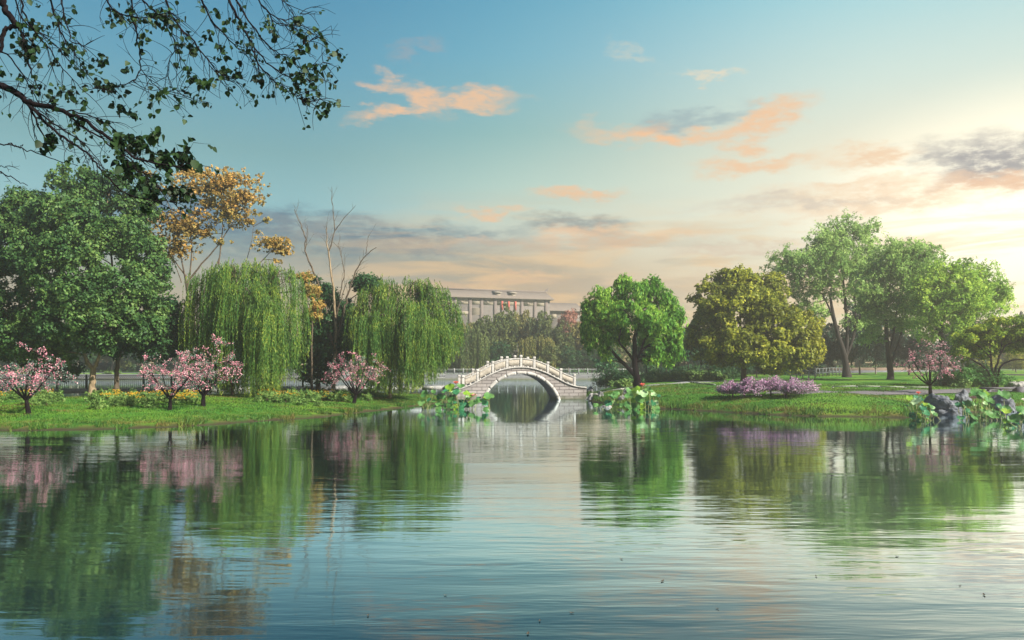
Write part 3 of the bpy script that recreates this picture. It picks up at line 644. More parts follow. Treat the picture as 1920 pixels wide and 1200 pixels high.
# leafless tree
def bare_tree():
    rng = np.random.default_rng(21); Y = 62.0; b = on(625, Y)
    root = thing('bare_tree', 'leafless pale-barked tree rising between the two willows', 'tree', tuple(b))
    mains = [([(625, 728), (626, 690), (630, 640), (628, 590), (627, 560), (622, 520), (617, 476), (612, 457), (613, 427)], 8, 1.2), ([(622, 640), (612, 580), (606, 555), (588, 510), (571, 471), (573, 440), (560, 415), (552, 392)], 5, 1),
             ([(632, 630), (645, 580), (652, 553), (666, 508), (686, 476), (706, 464)], 5, .9), ([(617, 470), (629, 432), (625, 398), (622, 350)], 2.6, .7), ([(629, 432), (644, 410), (667, 385)], 1.8, .6),
             ([(630, 585), (637, 550), (648, 512), (637, 474), (634, 455)], 2.6, .6), ([(571, 471), (577, 445), (575, 420)], 1.6, .5), ([(686, 476), (688, 455), (692, 440)], 1.4, .5), ([(628, 600), (640, 560), (650, 530)], 3, 1),
             ([(627, 650), (605, 610), (578, 570), (566, 540)], 3.4, 1)]
    tr = MB(); br = MB()
    for k, (pl, w0, w1) in enumerate(mains):
        Q, r = px_stem([(p[0], p[1], (0 if k == 0 else .25 * i * (1 if k % 2 else -1))) for i, p in enumerate(pl)], Y, w0, w1, rng, .03)
        (tr if k == 0 else br).tube(Q, np.maximum(r, .012), 7)
        for i in range(6, len(Q) - 1):
            if rng.random() < .75:
                d = unit(unit(Q[min(i + 1, len(Q) - 1)] - Q[i]) + rng.normal(0, .55, 3) + (0, 0, .35)); Ln = rng.uniform(.4, 1.5); e = Q[i] + d * Ln
                cv = curve(Q[i], e, rng, .12, 6, .03); br.tube(cv, np.linspace(.016, .005, 6), 4)
                for q in range(rng.integers(1, 4)):
                    j = rng.integers(2, 6); e2 = cv[j] + unit(d + rng.normal(0, .6, 3)) * Ln * .4; br.tube(curve(cv[j], e2, rng, .1, 4), np.linspace(.008, .003, 4), 3)
    tr.build('trunk', M('bark_pale'), root, tuple(b), smooth=True); br.build('branches', M('bark_brown'), root, tuple(b), smooth=True)
bare_tree()

# ------------------------------------------------------------------ trees of the right bank
crown_tree('broadleaf_tree', 'bright green tree with a crooked black trunk right of the stone bridge', None, 68, 1197,
    [([(1197, 724), (1194, 706), (1190, 690), (1190, 664), (1190, 626), (1198, 600), (1200, 560)], 15, 3), ([(1191, 705), (1174, 686), (1155, 667), (1137, 646), (1126, 620)], 8.5, 3), ([(1188, 676), (1172, 655), (1158, 640), (1166, 612)], 5.5, 2),
     ([(1192, 675), (1203, 655), (1222, 644), (1245, 632)], 6, 2), ([(1203, 655), (1206, 640), (1226, 612), (1240, 590)], 4, 1.6), ([(1172, 684), (1155, 676), (1140, 677)], 3, 1)],
    [(1136, 570, 38, 32), (1186, 552, 42, 28), (1232, 566, 36, 30), (1168, 532, 20, 13), (1222, 540, 22, 17), (1116, 602, 24, 34), (1258, 600, 26, 34), (1262, 640, 20, 30), (1180, 592, 50, 26, -1.5), (1226, 606, 34, 24, -1.5), (1136, 632, 20, 22), (1240, 652, 22, 20), (1150, 605, 26, 20), (1268, 655, 14, 26), (1112, 635, 16, 28), (1104, 585, 16, 26), (1225, 668, 20, 18), (1135, 655, 16, 20), (1165, 630, 26, 20, 2.5), (1212, 630, 28, 22, 2.5), (1250, 672, 16, 14), (1100, 612, 14, 30)],
    'leaf_bright', 'bark_black', 31, 640, .42, 84, .34, .10, flat=1.35, droop=1.0, upb=.1, cull=.12, twigs=160, rmax=1.16)
crown_tree('broadleaf_tree', 'round olive tree turning yellow on its right side, behind the pink shrubs', None, 80, 1395,
    [([(1395, 713), (1394, 690), (1391, 650), (1388, 610), (1386, 570)], 11, 3), ([(1394, 680), (1415, 650), (1445, 620)], 6, 2), ([(1392, 665), (1370, 640), (1340, 620)], 5, 2)],
    [(1382, 530, 54, 30), (1335, 560, 40, 38), (1432, 545, 46, 36), (1385, 575, 78, 42, -2), (1318, 612, 36, 30), (1310, 650, 28, 28), (1365, 640, 60, 36, -3), (1450, 605, 54, 44, -2), (1500, 620, 44, 42), (1425, 660, 60, 32, -3), (1490, 665, 54, 32, -1), (1526, 655, 20, 34), (1350, 672, 36, 18), (1460, 690, 44, 14)],
    'leaf_olive', 'bark_brown', 32, 760, .64, 118, .30, .19, cull=.12, rmax=1.1)
def big(l, k=1.14): return [(q[0], q[1], q[2] * k, q[3] * k) + tuple(q[4:]) for q in l]
AR = dict(flat=.9, upb=.15, droop=.3, rmin=.3, rmax=1.14, cull=.05, twigs=200, thin=.022)
crown_tree('feathery_tree', 'tallest of the three feathery pale-green trees on the right lawn', None, 96, 1588,
    [([(1588, 705), (1586, 680), (1580, 655), (1568, 620), (1560, 580), (1556, 550)], 14, 4), ([(1585, 675), (1590, 620), (1584, 560), (1578, 500), (1590, 440)], 8, 2), ([(1586, 670), (1602, 625), (1618, 580), (1640, 540)], 7, 2), ([(1568, 620), (1550, 560), (1510, 520), (1490, 500)], 4, 1.5), ([(1598, 640), (1606, 590), (1600, 540)], 5, 2)],
    big([(1592, 428, 50, 28), (1548, 452, 40, 28), (1625, 450, 36, 28), (1486, 486, 42, 24), (1520, 500, 44, 34, -2), (1572, 490, 44, 36, -2), (1618, 500, 40, 34), (1480, 520, 30, 18), (1536, 540, 44, 24), (1600, 545, 40, 26), (1630, 575, 26, 24), (1560, 455, 50, 36), (1590, 480, 60, 40), (1510, 570, 30, 24), (1640, 500, 40, 40), (1470, 500, 34, 26), (1530, 590, 24, 26), (1545, 500, 50, 50), (1490, 545, 30, 26), (1610, 600, 30, 22)]),
    'leaf_feather', 'bark_dark', 33, 720, .72, 60, .34, .13, **AR)
crown_tree('feathery_tree', 'middle one of the three feathery trees, right of the tallest on the lawn', None, 84, 1670,
    [([(1670, 719), (1669, 690), (1666, 660), (1660, 620), (1662, 580), (1668, 540)], 13, 3), ([(1670, 680), (1684, 650), (1694, 610), (1700, 560)], 7, 2), ([(1668, 670), (1676, 620), (1684, 560)], 5, 2), ([(1662, 600), (1640, 570), (1625, 560)], 3, 1)],
    big([(1690, 468, 46, 24), (1728, 478, 34, 24), (1658, 505, 40, 34), (1712, 520, 44, 36, -1), (1650, 555, 38, 30), (1700, 570, 46, 30, -1), (1640, 590, 30, 22), (1690, 605, 40, 24), (1635, 630, 26, 20), (1665, 540, 60, 50), (1725, 560, 36, 40), (1700, 490, 60, 36)]),
    'leaf_feather', 'bark_dark', 34, 640, .66, 60, .31, .12, **AR)
crown_tree('feathery_tree', 'right-hand feathery tree with the yellowest crown, behind the lone blossom tree', None, 78, 1770,
    [([(1770, 716), (1768, 690), (1765, 650), (1764, 610), (1775, 560)], 14, 4), ([(1769, 690), (1788, 650), (1806, 610), (1830, 580)], 8, 2), ([(1765, 640), (1750, 600), (1738, 570)], 4, 1.5)],
    big([(1780, 508, 46, 24), (1826, 520, 40, 28), (1742, 540, 36, 34), (1868, 545, 32, 30), (1800, 560, 54, 34, -1), (1850, 580, 44, 24), (1745, 590, 36, 26), (1800, 605, 44, 20), (1885, 560, 14, 18), (1770, 560, 60, 50), (1820, 550, 60, 40), (1800, 630, 36, 18), (1740, 620, 26, 24)]),
    'leaf_feather2', 'bark_dark', 35, 640, .62, 60, .29, .12, **AR)
crown_tree('spreading_tree', 'low dark-branched tree with an umbrella of yellow-green leaves at the right edge', None, 62, 1864,
    [([(1863, 727), (1862, 710), (1860, 693), (1857, 663), (1855, 640)], 6, 2), ([(1862, 712), (1856, 701), (1840, 683), (1820, 673), (1800, 665)], 5, 1.5), ([(1864, 715), (1866, 695), (1873, 667), (1885, 647), (1904, 640), (1930, 632)], 4.5, 1.5),
     ([(1870, 727), (1871, 700), (1878, 684), (1893, 675), (1922, 673)], 5, 1.5), ([(1857, 670), (1838, 650), (1820, 640)], 3, 1), ([(1875, 662), (1880, 635), (1880, 615)], 2.6, 1), ([(1855, 660), (1850, 630), (1858, 610)], 2.4, 1)],
    [(1812, 636, 32, 13), (1796, 655, 18, 12), (1836, 616, 34, 12), (1868, 604, 30, 11), (1905, 602, 34, 11), (1945, 612, 34, 14), (1832, 640, 30, 16, 1), (1890, 622, 44, 12, 1), (1840, 655, 46, 22, 1.6), (1800, 670, 26, 16, 1), (1885, 648, 44, 22, 1.8), (1860, 628, 60, 16, 1.2), (1935, 640, 30, 26)],
    'leaf_yellow', 'bark_black', 36, 640, .36, 84, .16, .10, cull=0, twigs=170, rmin=.2, thin=.02, depth=1.1)

# blossom trees
def blossom_tree(label, px, py, xl, xr, ytop, seed, group, leaf2='leaf_grey', n=26, yb=None, petals='blossom', name='blossom_tree', per=46):
    rng = np.random.default_rng(seed); b = at(px, py); Y = b[1]; root = thing(name, label, 'tree', tuple(b), group)
    s = Y / FPX; w = (xr - xl) / 2 * s; cxx = W((xl + xr) / 2, Y); top = P(px, ytop, Y)[2]; H = top - b[2]
    fork = b + np.array((rng.normal(0, .10), 0, H * rng.uniform(.14, .22))); tr = MB(); br = MB()
    tr.tube(curve(b - (0, 0, .05), fork, rng, .04, 6), np.linspace(.14, .085, 6) * H / 3.4, 8)
    lim = []
    for k in range(7):
        a = 2 * math.pi * (k + rng.uniform(-.3, .3)) / 7; rr = rng.uniform(.55, .9)
        T = np.array((cxx + math.cos(a) * w * rr, Y + math.sin(a) * w * rr * .8, b[2] + H * rng.uniform(.55, .85)))
        if k == 0: T = np.array((cxx + w * .1, Y, top - H * .08))
        cv = curve(fork, T, rng, .08, 9, -.10); r = np.linspace(.06, .014, 9) * H / 3.4; br.tube(cv, r, 6); lim.append(cv)
    LP = np.concatenate([c[3:] for c in lim]); tips = []
    for k in range(n * 4):
        a = rng.uniform(0, 2 * math.pi); rr = math.sqrt(rng.random()); x, y = math.cos(a) * rr, math.sin(a) * rr
        zt = b[2] + H * (.40 + .60 * math.sqrt(max(0, 1 - rr ** 2 * .85)) * (1 + .22 * math.sin(a * 3 + seed))) ; zl = b[2] + H * (.24 + .10 * rr)
        T = np.array((cxx + x * w * (1 + .15 * math.sin(a * 2 + seed * 2)), Y + y * w * .85, zl + (zt - zl) * rng.random() ** .75))
        j = np.argmin(((LP - T) ** 2).sum(1)); cv = curve(LP[j], T, rng, .14, 6, .02); br.tube(cv, np.linspace(.016, .004, 6), 4); tips.append(cv)
    C = []; CL = []
    for cv in tips:
        wt = rng.uniform(.1, .85)
        for q in range(int(per * rng.uniform(.4, 1.5))):
            t = rng.uniform(.25, 1.05); i = min(int(t * 5), 4); p = cv[i] + (cv[i + 1] - cv[i]) * (t * 5 - i)
            (C if rng.random() < wt else CL).append(p + rng.normal(0, .06, 3))
    C = np.array(C); mb = leaves(rng, C, rng.normal(size=C.shape) + (0, -.4, .4), .075, .062)
    tr.build('trunk', M('bark_black'), root, tuple(b), smooth=True); br.build('branches', M('bark_black'), root, tuple(b), smooth=True)
    mb.build('blossoms', M(petals), root, tuple(b))
    CL = np.array(CL); leaves(rng, CL + rng.normal(0, .06, CL.shape), rng.normal(size=CL.shape), .10, .035).build('leaves', M(leaf2), root, tuple(b))
    return root
BG = 'pink blossom trees along the shore'
blossom_tree('pink blossom tree at the far left edge of the shore', 54, 776, -10, 132, 652, 41, BG)
blossom_tree('pink blossom tree, the left one of the touching pair', 318, 769, 262, 402, 657, 42, BG)
blossom_tree('tallest pink blossom tree, the right one of the touching pair', 381, 762, 325, 466, 632, 43, BG)
blossom_tree('pink blossom tree on the lawn under the second willow', 663, 757, 606, 728, 655, 44, BG)
blossom_tree('thin pale-pink blossom tree beside the asphalt path on the right', 1745, 741, 1688, 1800, 640, 45, BG, per=32)

def lilac_shrub(label, px, py, xl, xr, y0, y1, seed):
    rng = np.random.default_rng(seed); b = at(px, py); Y = b[1]; s = Y / FPX; root = thing('flowering_shrub', label, 'shrub', tuple(b), 'low pink flowering shrubs in a row')
    cxx = W((xl + xr) / 2, Y); w = (xr - xl) / 2 * s; zt, zb = P(0, y0, Y)[2], P(0, y1, Y)[2]; fork = b + np.array((0, 0, (zb - b[2]) * .8 + .05))
    st = MB(); st.tube(curve(b - (0, 0, .05), fork, rng, .05, 5), np.linspace(.06, .045, 5), 7); br = MB(); C = []; CL = []
    for k in range(150):
        a = rng.uniform(0, 6.283); rr = math.sqrt(rng.random()); x, y = math.cos(a) * rr, math.sin(a) * rr
        T = np.array((cxx + x * w, Y + y * w * .9, zb + (zt - zb) * (1 - .55 * rr ** 2) * rng.random() ** .5)); cv = curve(fork, T, rng, .10, 7, .03); br.tube(cv, np.linspace(.02, .005, 7), 4)
        for q in range(34):
            t = rng.uniform(.55, 1.05); i = min(int(t * 6), 5); p = cv[i] + (cv[i + 1] - cv[i]) * (t * 6 - i); (C if rng.random() < .66 else CL).append(p + rng.normal(0, .06, 3))
    C = np.array(C); CL = np.array(CL)
    st.build('stem', M('bark_dark'), root, tuple(b), smooth=True); br.build('branches', M('bark_grey'), root, tuple(b))
    leaves(rng, C, rng.normal(size=C.shape) + (0, -.4, .4), .08, .07).build('blossoms', M('blossom_lilac'), root, tuple(b))
    leaves(rng, CL, rng.normal(size=CL.shape), .10, .035).build('leaves', M('leaf_grey'), root, tuple(b))
lilac_shrub('leftmost low shrub with lilac-pink flowers in the row before the olive tree', 1374, 745, 1343, 1400, 713, 738, 51)
lilac_shrub('second from the left of the lilac-pink flowering shrubs', 1396, 747, 1380, 1440, 707, 738, 52)
lilac_shrub('second from the right of the lilac-pink flowering shrubs', 1445, 742, 1415, 1480, 704, 732, 53)
lilac_shrub('rightmost lilac-pink flowering shrub, beside the start of the asphalt path', 1474, 746, 1455, 1536, 706, 738, 54)

# ------------------------------------------------------------------ bushes, young trees, far wood
def bush(name, label, cat, base, w, h, leaf, seed, group=None, nc=60, cr=.35, per=90, L=.14, Wd=.09, stems=5, dep=.8, flat=.8, base_low=.15, part='foliage'):
    rng = np.random.default_rng(seed); b = np.array(base, float); root = thing(name, label, cat, tuple(b), group)
    d = unit(rng.normal(size=(nc, 3)) + (0, 0, .3)); d[:, 2] = np.abs(d[:, 2]); rr = rng.uniform(.35, 1, nc)[:, None]
    lump = 1 + .25 * np.sin(d[:, :1] * 5 + seed) + .15 * np.sin(d[:, 1:2] * 7)
    CC = b + np.array((0, 0, h * base_low)) + d * rr * lump * np.array((max(w / 2 - cr * .5, .1), max(w / 2 * dep - cr * .5, .1), max(h * (1 - base_low) - cr * .7, .1)))
    pts, nr = clump_pts(rng, CC, cr * rng.uniform(.7, 1.3, nc), per, flat, .3)
    pts[:, 2] = np.maximum(pts[:, 2], b[2] + .02)
    leaves(rng, pts, nr + rng.normal(0, .55, pts.shape) + (0, -.1, .35), L, Wd).build(part, M(leaf), root, tuple(b))
    st = MB()
    for k in range(stems): st.tube(curve(b + (rng.normal(0, .06), rng.normal(0, .06), -.05), CC[rng.integers(nc)], rng, .1, 5), np.linspace(.03 + h * .008, .008, 5), 5)
    st.build('stems', M('bark_brown'), root, tuple(b))
    return root
bush('shrub', 'big rounded dark-green shrub left of the umbrella-shaped tree', 'shrub', on(1832, 63), 4.2, 1.9, 'leaf_shrub', 61, None, 110, .45, 120)
bush('shrub', 'smaller dark-green shrub between the lone blossom tree and the big round shrub', 'shrub', on(1786, 66), 3.0, 1.3, 'leaf_shrub', 62, None, 60, .4, 110)
bush('shrub', 'low yellowish shrub at the foot of the big round shrub', 'shrub', on(1806, 61.5), 1.5, .6, 'leaf_bed', 63, None, 30, .22, 80)
bush('shrub', 'dark shrub by the water just right of the stone bridge', 'shrub', on(1150, 82), 5.0, 1.9, 'leaf_dark', 64, None, 90, .5, 110)
bush('shrub', 'dark shrub behind the trunk of the bright green tree', 'shrub', on(1178, 76), 3.2, 1.4, 'leaf_dark', 65, None, 60, .4, 110)
bush('shrub', 'dark shrub in the shade of the olive tree', 'shrub', on(1352, 90), 4.4, 1.8, 'leaf_dark', 66, None, 80, .5, 110)
bush('shrub', 'green shrub below the gap between the bright tree and olive tree', 'shrub', on(1283, 92), 3.4, 1.6, 'leaf_dark', 67, None, 70, .45, 100)
HG = 'low leafy shrubs behind the pale path'
for i, (px, Y, w_, h_) in enumerate([(1168, 73, 2.4, .8), (1213, 84, 3.4, 1.1), (1236, 86, 3.6, 1.2), (1262, 85, 3.6, 1.15), (1290, 86, 3.4, 1.2), (1316, 86, 3.4, 1.25), (1342, 87, 3.2, 1.0)]):
    bush('shrub', ['low pale-leaved shrub between the bridge end and the black trunk', 'low light-green shrub beside the black trunk of the bright tree', 'second low light-green shrub right of the black trunk', 'third low light-green shrub right of the black trunk',
                   'fourth low light-green shrub right of the black trunk', 'fifth low light-green shrub right of the black trunk', 'low light-green shrub nearest the olive tree'][i],
         'shrub', on(px, Y), w_, h_, 'leaf_bed', 70 + i, HG, 46, .3, 80, .17, .11)

def proto_tree(name, label, leaf, bark, seed, H=9.0, w=7.0, clear=2.2, nc=120, cr=.8, per=90, L=.34, Wd=.22, twigs=24, trunk=.16, group=None, dep=1.0):
    """a whole tree at the origin, to be copied"""
    rng = np.random.default_rng(seed); root = thing(name, label, 'tree', (0, 0, 0), group)
    nl = 7; E = [(0, 0, clear + (H - clear) * .62, w * .34, (H - clear) * .38)]
    for k in range(nl):
        a = 6.283 * k / nl + rng.uniform(-.3, .3); r = w * rng.uniform(.2, .32); E.append((math.cos(a) * r, math.sin(a) * r, clear + (H - clear) * rng.uniform(.2, .72), w * .22, (H - clear) * .22))
    E = np.array(E); li = rng.choice(len(E), nc, p=(E[:, 3] * E[:, 4]) / (E[:, 3] * E[:, 4]).sum()); d = unit(rng.normal(size=(nc, 3)))
    CC = E[li, :3] + d * rng.uniform(.5, 1, nc)[:, None] * np.stack([E[li, 3], E[li, 3] * dep, E[li, 4]], -1)
    pts, nr = clump_pts(rng, CC, cr * rng.uniform(.7, 1.25, nc), per, .75, .35)
    leaves(rng, pts, nr + rng.normal(0, .5, pts.shape) + (0, -.1, .4), L, Wd).build('crown', M(leaf), root)
    tr = MB(); top = np.array((0, 0, clear + (H - clear) * .5)); Q = curve((0, 0, -.3), top, rng, .03, 9); tr.tube(Q, np.linspace(trunk, trunk * .35, 9), 7)
    for c in CC[:twigs]: tr.tube(curve(Q[rng.integers(4, 8)], c, rng, .1, 5, .08), np.linspace(trunk * .35, .02, 5), 4)
    tr.build('trunk', M(bark), root, smooth=True)
    return root
YG = 'slim young trees behind the pale path'
yt = proto_tree('young_tree', 'x', 'leaf_young', 'bark_dark', 81, H=5.4, w=3.6, clear=1.5, nc=60, cr=.5, per=70, L=.26, Wd=.13, trunk=.09, group=YG)
yt2 = proto_tree('young_tree', 'x', 'leaf_young', 'bark_dark', 82, H=6.0, w=3.4, clear=1.8, nc=56, cr=.5, per=70, L=.26, Wd=.13, trunk=.09, group=YG)
first = {id(yt): True, id(yt2): True}
for i, (px, Y, k, lab) in enumerate([(1136, 100, 1.0, 'slim young tree nearest the bridge, left of the black trunk'), (1213, 88, .95, 'slim young tree just right of the black trunk'), (1232, 100, .9, 'second slim young tree right of the black trunk'),
        (1250, 90, 1.0, 'slim young tree under the right edge of the bright green crown'), (1272, 104, .9, 'slim young tree in the gap left of the olive tree'), (1291, 92, 1.05, 'slim young tree with its trunk clear in the gap before the olive tree'),
        (1313, 98, 1.0, 'slim young tree under the left side of the olive crown'), (1335, 104, 1.0, 'shaded slim tree left of the olive tree trunk'), (1356, 94, 1.0, 'slim young tree closest to the left of the olive trunk'),
        (1420, 98, 1.0, 'shaded slim tree just right of the olive trunk'), (1455, 104, 1.0, 'slim tree half hidden behind the olive tree on its right side'), (1500, 108, 1.05, 'slim tree behind the yellow right edge of the olive tree')]):
    src = yt if i % 2 == 0 else yt2; p = on(px, Y)
    if first.pop(id(src), None): src.location = tuple(p); src['label'] = lab; src.scale = (k, k, k)
    else: copy_tree(src, tuple(p), i * 1.3, (k, k, k), lab)

FG = 'trees of the far wood beyond the lake'
protos = {}
for key, leaf, sd, w_ in (('olive', 'leaf_forest', 91, 9), ('olive2', 'leaf_forest', 92, 10), ('pale', 'leaf_forest2', 93, 9), ('red', 'leaf_red', 94, 9), ('dark', 'leaf_conifer', 95, 9), ('salmon', 'leaf_salmon', 96, 8), ('gold', 'leaf_gold', 97, 9), ('deep', 'leaf_dark', 98, 9)):
    protos[key] = [proto_tree('far_tree', 'x', leaf, 'bark_grey', sd, H=10, w=w_, clear=.5, nc=170, cr=.95, per=80, L=.42, Wd=.27, twigs=16, trunk=.2, group=FG), False]
_fc = [0]
def far(key, px, top, wpx, Y, label, name='far_tree'):
    src = protos[key]; p = on(px, Y); H = P(px, top, Y)[2] - p[2]; sw = wpx * Y / FPX / 9.0; _fc[0] += 1; sc = (sw, sw, H / 9.9)
    if not src[1]: src[1] = True; o = src[0]; o.location = tuple(p); o.scale = sc; o.rotation_euler.z = _fc[0] * 1.7; o['label'] = label
    else: o = copy_tree(src[0], tuple(p), _fc[0] * 1.7, sc, label)
    return o
far('pale', 874, 604, 60, 158, 'yellowish hazy tree at the left end of the far wood')
far('olive', 908, 592, 62, 162, 'olive far tree below the left part of the long building')
far('olive2', 945, 576, 70, 166, 'tallest olive tree of the far wood, under the red banners')
far('pale', 985, 580, 62, 170, 'brownish-olive far tree right of the red banners')
far('olive', 1016, 584, 60, 164, 'olive far tree above the right half of the bridge')
far('olive2', 1052, 606, 60, 160, 'olive far tree right of the bridge, in front of the reddish one')
far('red', 1066, 582, 64, 172, 'reddish-pink far tree against the small roof')
far('pale', 1096, 600, 54, 162, 'yellowish far tree left of the bright green crown')
far('olive', 890, 634, 64, 154, 'low dark far tree right beside the second willow')
far('deep', 936, 640, 66, 153, 'low dark far tree seen above the left slope of the bridge')
far('olive2', 1022, 640, 66, 153, 'low green far tree above the right slope of the bridge')
far('deep', 1066, 650, 62, 154, 'low dark far tree near the bridge right end')
far('deep', 1110, 648, 62, 156, 'low dark far tree behind the bright green tree, left side')
far('olive', 1150, 628, 66, 156, 'far tree behind the crooked black limbs')
far('deep', 1205, 632, 70, 160, 'far tree filling the background right of the black trunk')
far('olive', 1262, 640, 70, 160, 'far tree in the background gap left of the olive tree')
far('deep', 1320, 636, 72, 158, 'far dark tree behind the left of the olive crown')
far('deep', 1400, 630, 80, 158, 'far dark tree directly behind the olive trunk')
far('deep', 1480, 632, 76, 160, 'far dark tree behind the right of the olive crown')
LB = 'dark far trees glimpsed behind the left bank trees'
for i, px in enumerate(range(-40, 860, 62)):
    o = far(['deep', 'olive', 'dark'][i % 3], px, 600 + 22 * math.sin(i * 2.1), 84, 160 + 7 * math.sin(i * 3.3), 'dark far tree glimpsed through gaps behind the left bank trees'); o['group'] = LB
far('dark', 1552, 600, 70, 112, 'dark tree behind and left of the tallest feathery trunk')
far('dark', 1612, 560, 80, 110, 'dark-green tree right behind the tallest feathery trunk')
far('dark', 1642, 596, 60, 116, 'dark-green tree between the tallest and middle feathery trunks')
far('dark', 1704, 590, 76, 108, 'dark tree just right of the middle feathery trunk')
far('deep', 1738, 630, 60, 104, 'small dark tree above the lone blossom tree')
far('dark', 1806, 580, 90, 104, 'dark tree behind the yellowest feathery tree')
far('gold', 1850, 650, 60, 130, 'yellow-green far tree behind the umbrella-shaped tree')
far('salmon', 1900, 618, 56, 140, 'salmon-pink far tree behind the umbrella-shaped tree, right side')
far('gold', 1905, 655, 60, 118, 'golden low tree at the right edge beyond the lawn')
far('dark', 1918, 578, 30, 150, 'dark crown poking above the trees at the right edge')
for i, px in enumerate(range(1530, 2000, 74)):
    o = far(['deep', 'olive'][i % 2], px, 650 + 8 * math.sin(i * 3), 90, 178, 'hazy tree at the very back behind the right lawn'); o['group'] = 'hazy trees behind the right lawn'
for k, v in protos.items():
    if not v[1]: bpy.data.objects.remove(v[0])
far_w = willow('hazy weeping willow in the far wood behind the bridge, yellowish strands', 152, 1005, ([(1005, 698), (1005, 670), (1004, 650)], 5, 3),
       [(985, 645, 18, 12), (1005, 638, 20, 10), (1026, 645, 16, 12)], [(965, 690), (1005, 694), (1045, 690)], 14, 'leaf_forest2', nst=330, L=.45, Wd=.13, step=.24, clus=40)
willow('hazy green weeping willow in the far wood beside the second big willow', 150, 876, ([(876, 698), (876, 670), (874, 640)], 5, 3),
       [(862, 632, 18, 14), (880, 622, 20, 12), (896, 634, 14, 14)], [(845, 694), (880, 696), (915, 690)], 15, 'leaf_forest', nst=330, L=.45, Wd=.13, step=.24, clus=40)

def undergrowth(x0, x1, y, h, n, seed, label):
    rng = np.random.default_rng(seed); cx_ = rng.uniform(x0, x1, n); cy_ = y + rng.normal(0, 1.2, n); hh = h * (.55 + .35 * np.sin(cx_ * .31) * np.sin(cx_ * .13 + 1) + .25 * rng.random(n))
    CC = np.stack([cx_, cy_, gz(cx_, cy_) + hh * rng.random(n)], -1); pts, nr = clump_pts(rng, CC, np.full(n, .9), 54, .8, .2)
    m = leaves(rng, pts, nr + (0, -.2, .3), .42, .27); o = m.build('undergrowth', M('leaf_dark')); tag(o, label, 'bushes', kind='stuff')
undergrowth(-125, 130, 171, 4.5, 1500, 401, 'dark undergrowth closing the far wood at ground level')
undergrowth(W(1210, 124), W(1530, 124), 124, 2.0, 260, 402, 'dark undergrowth behind the slim young trees')

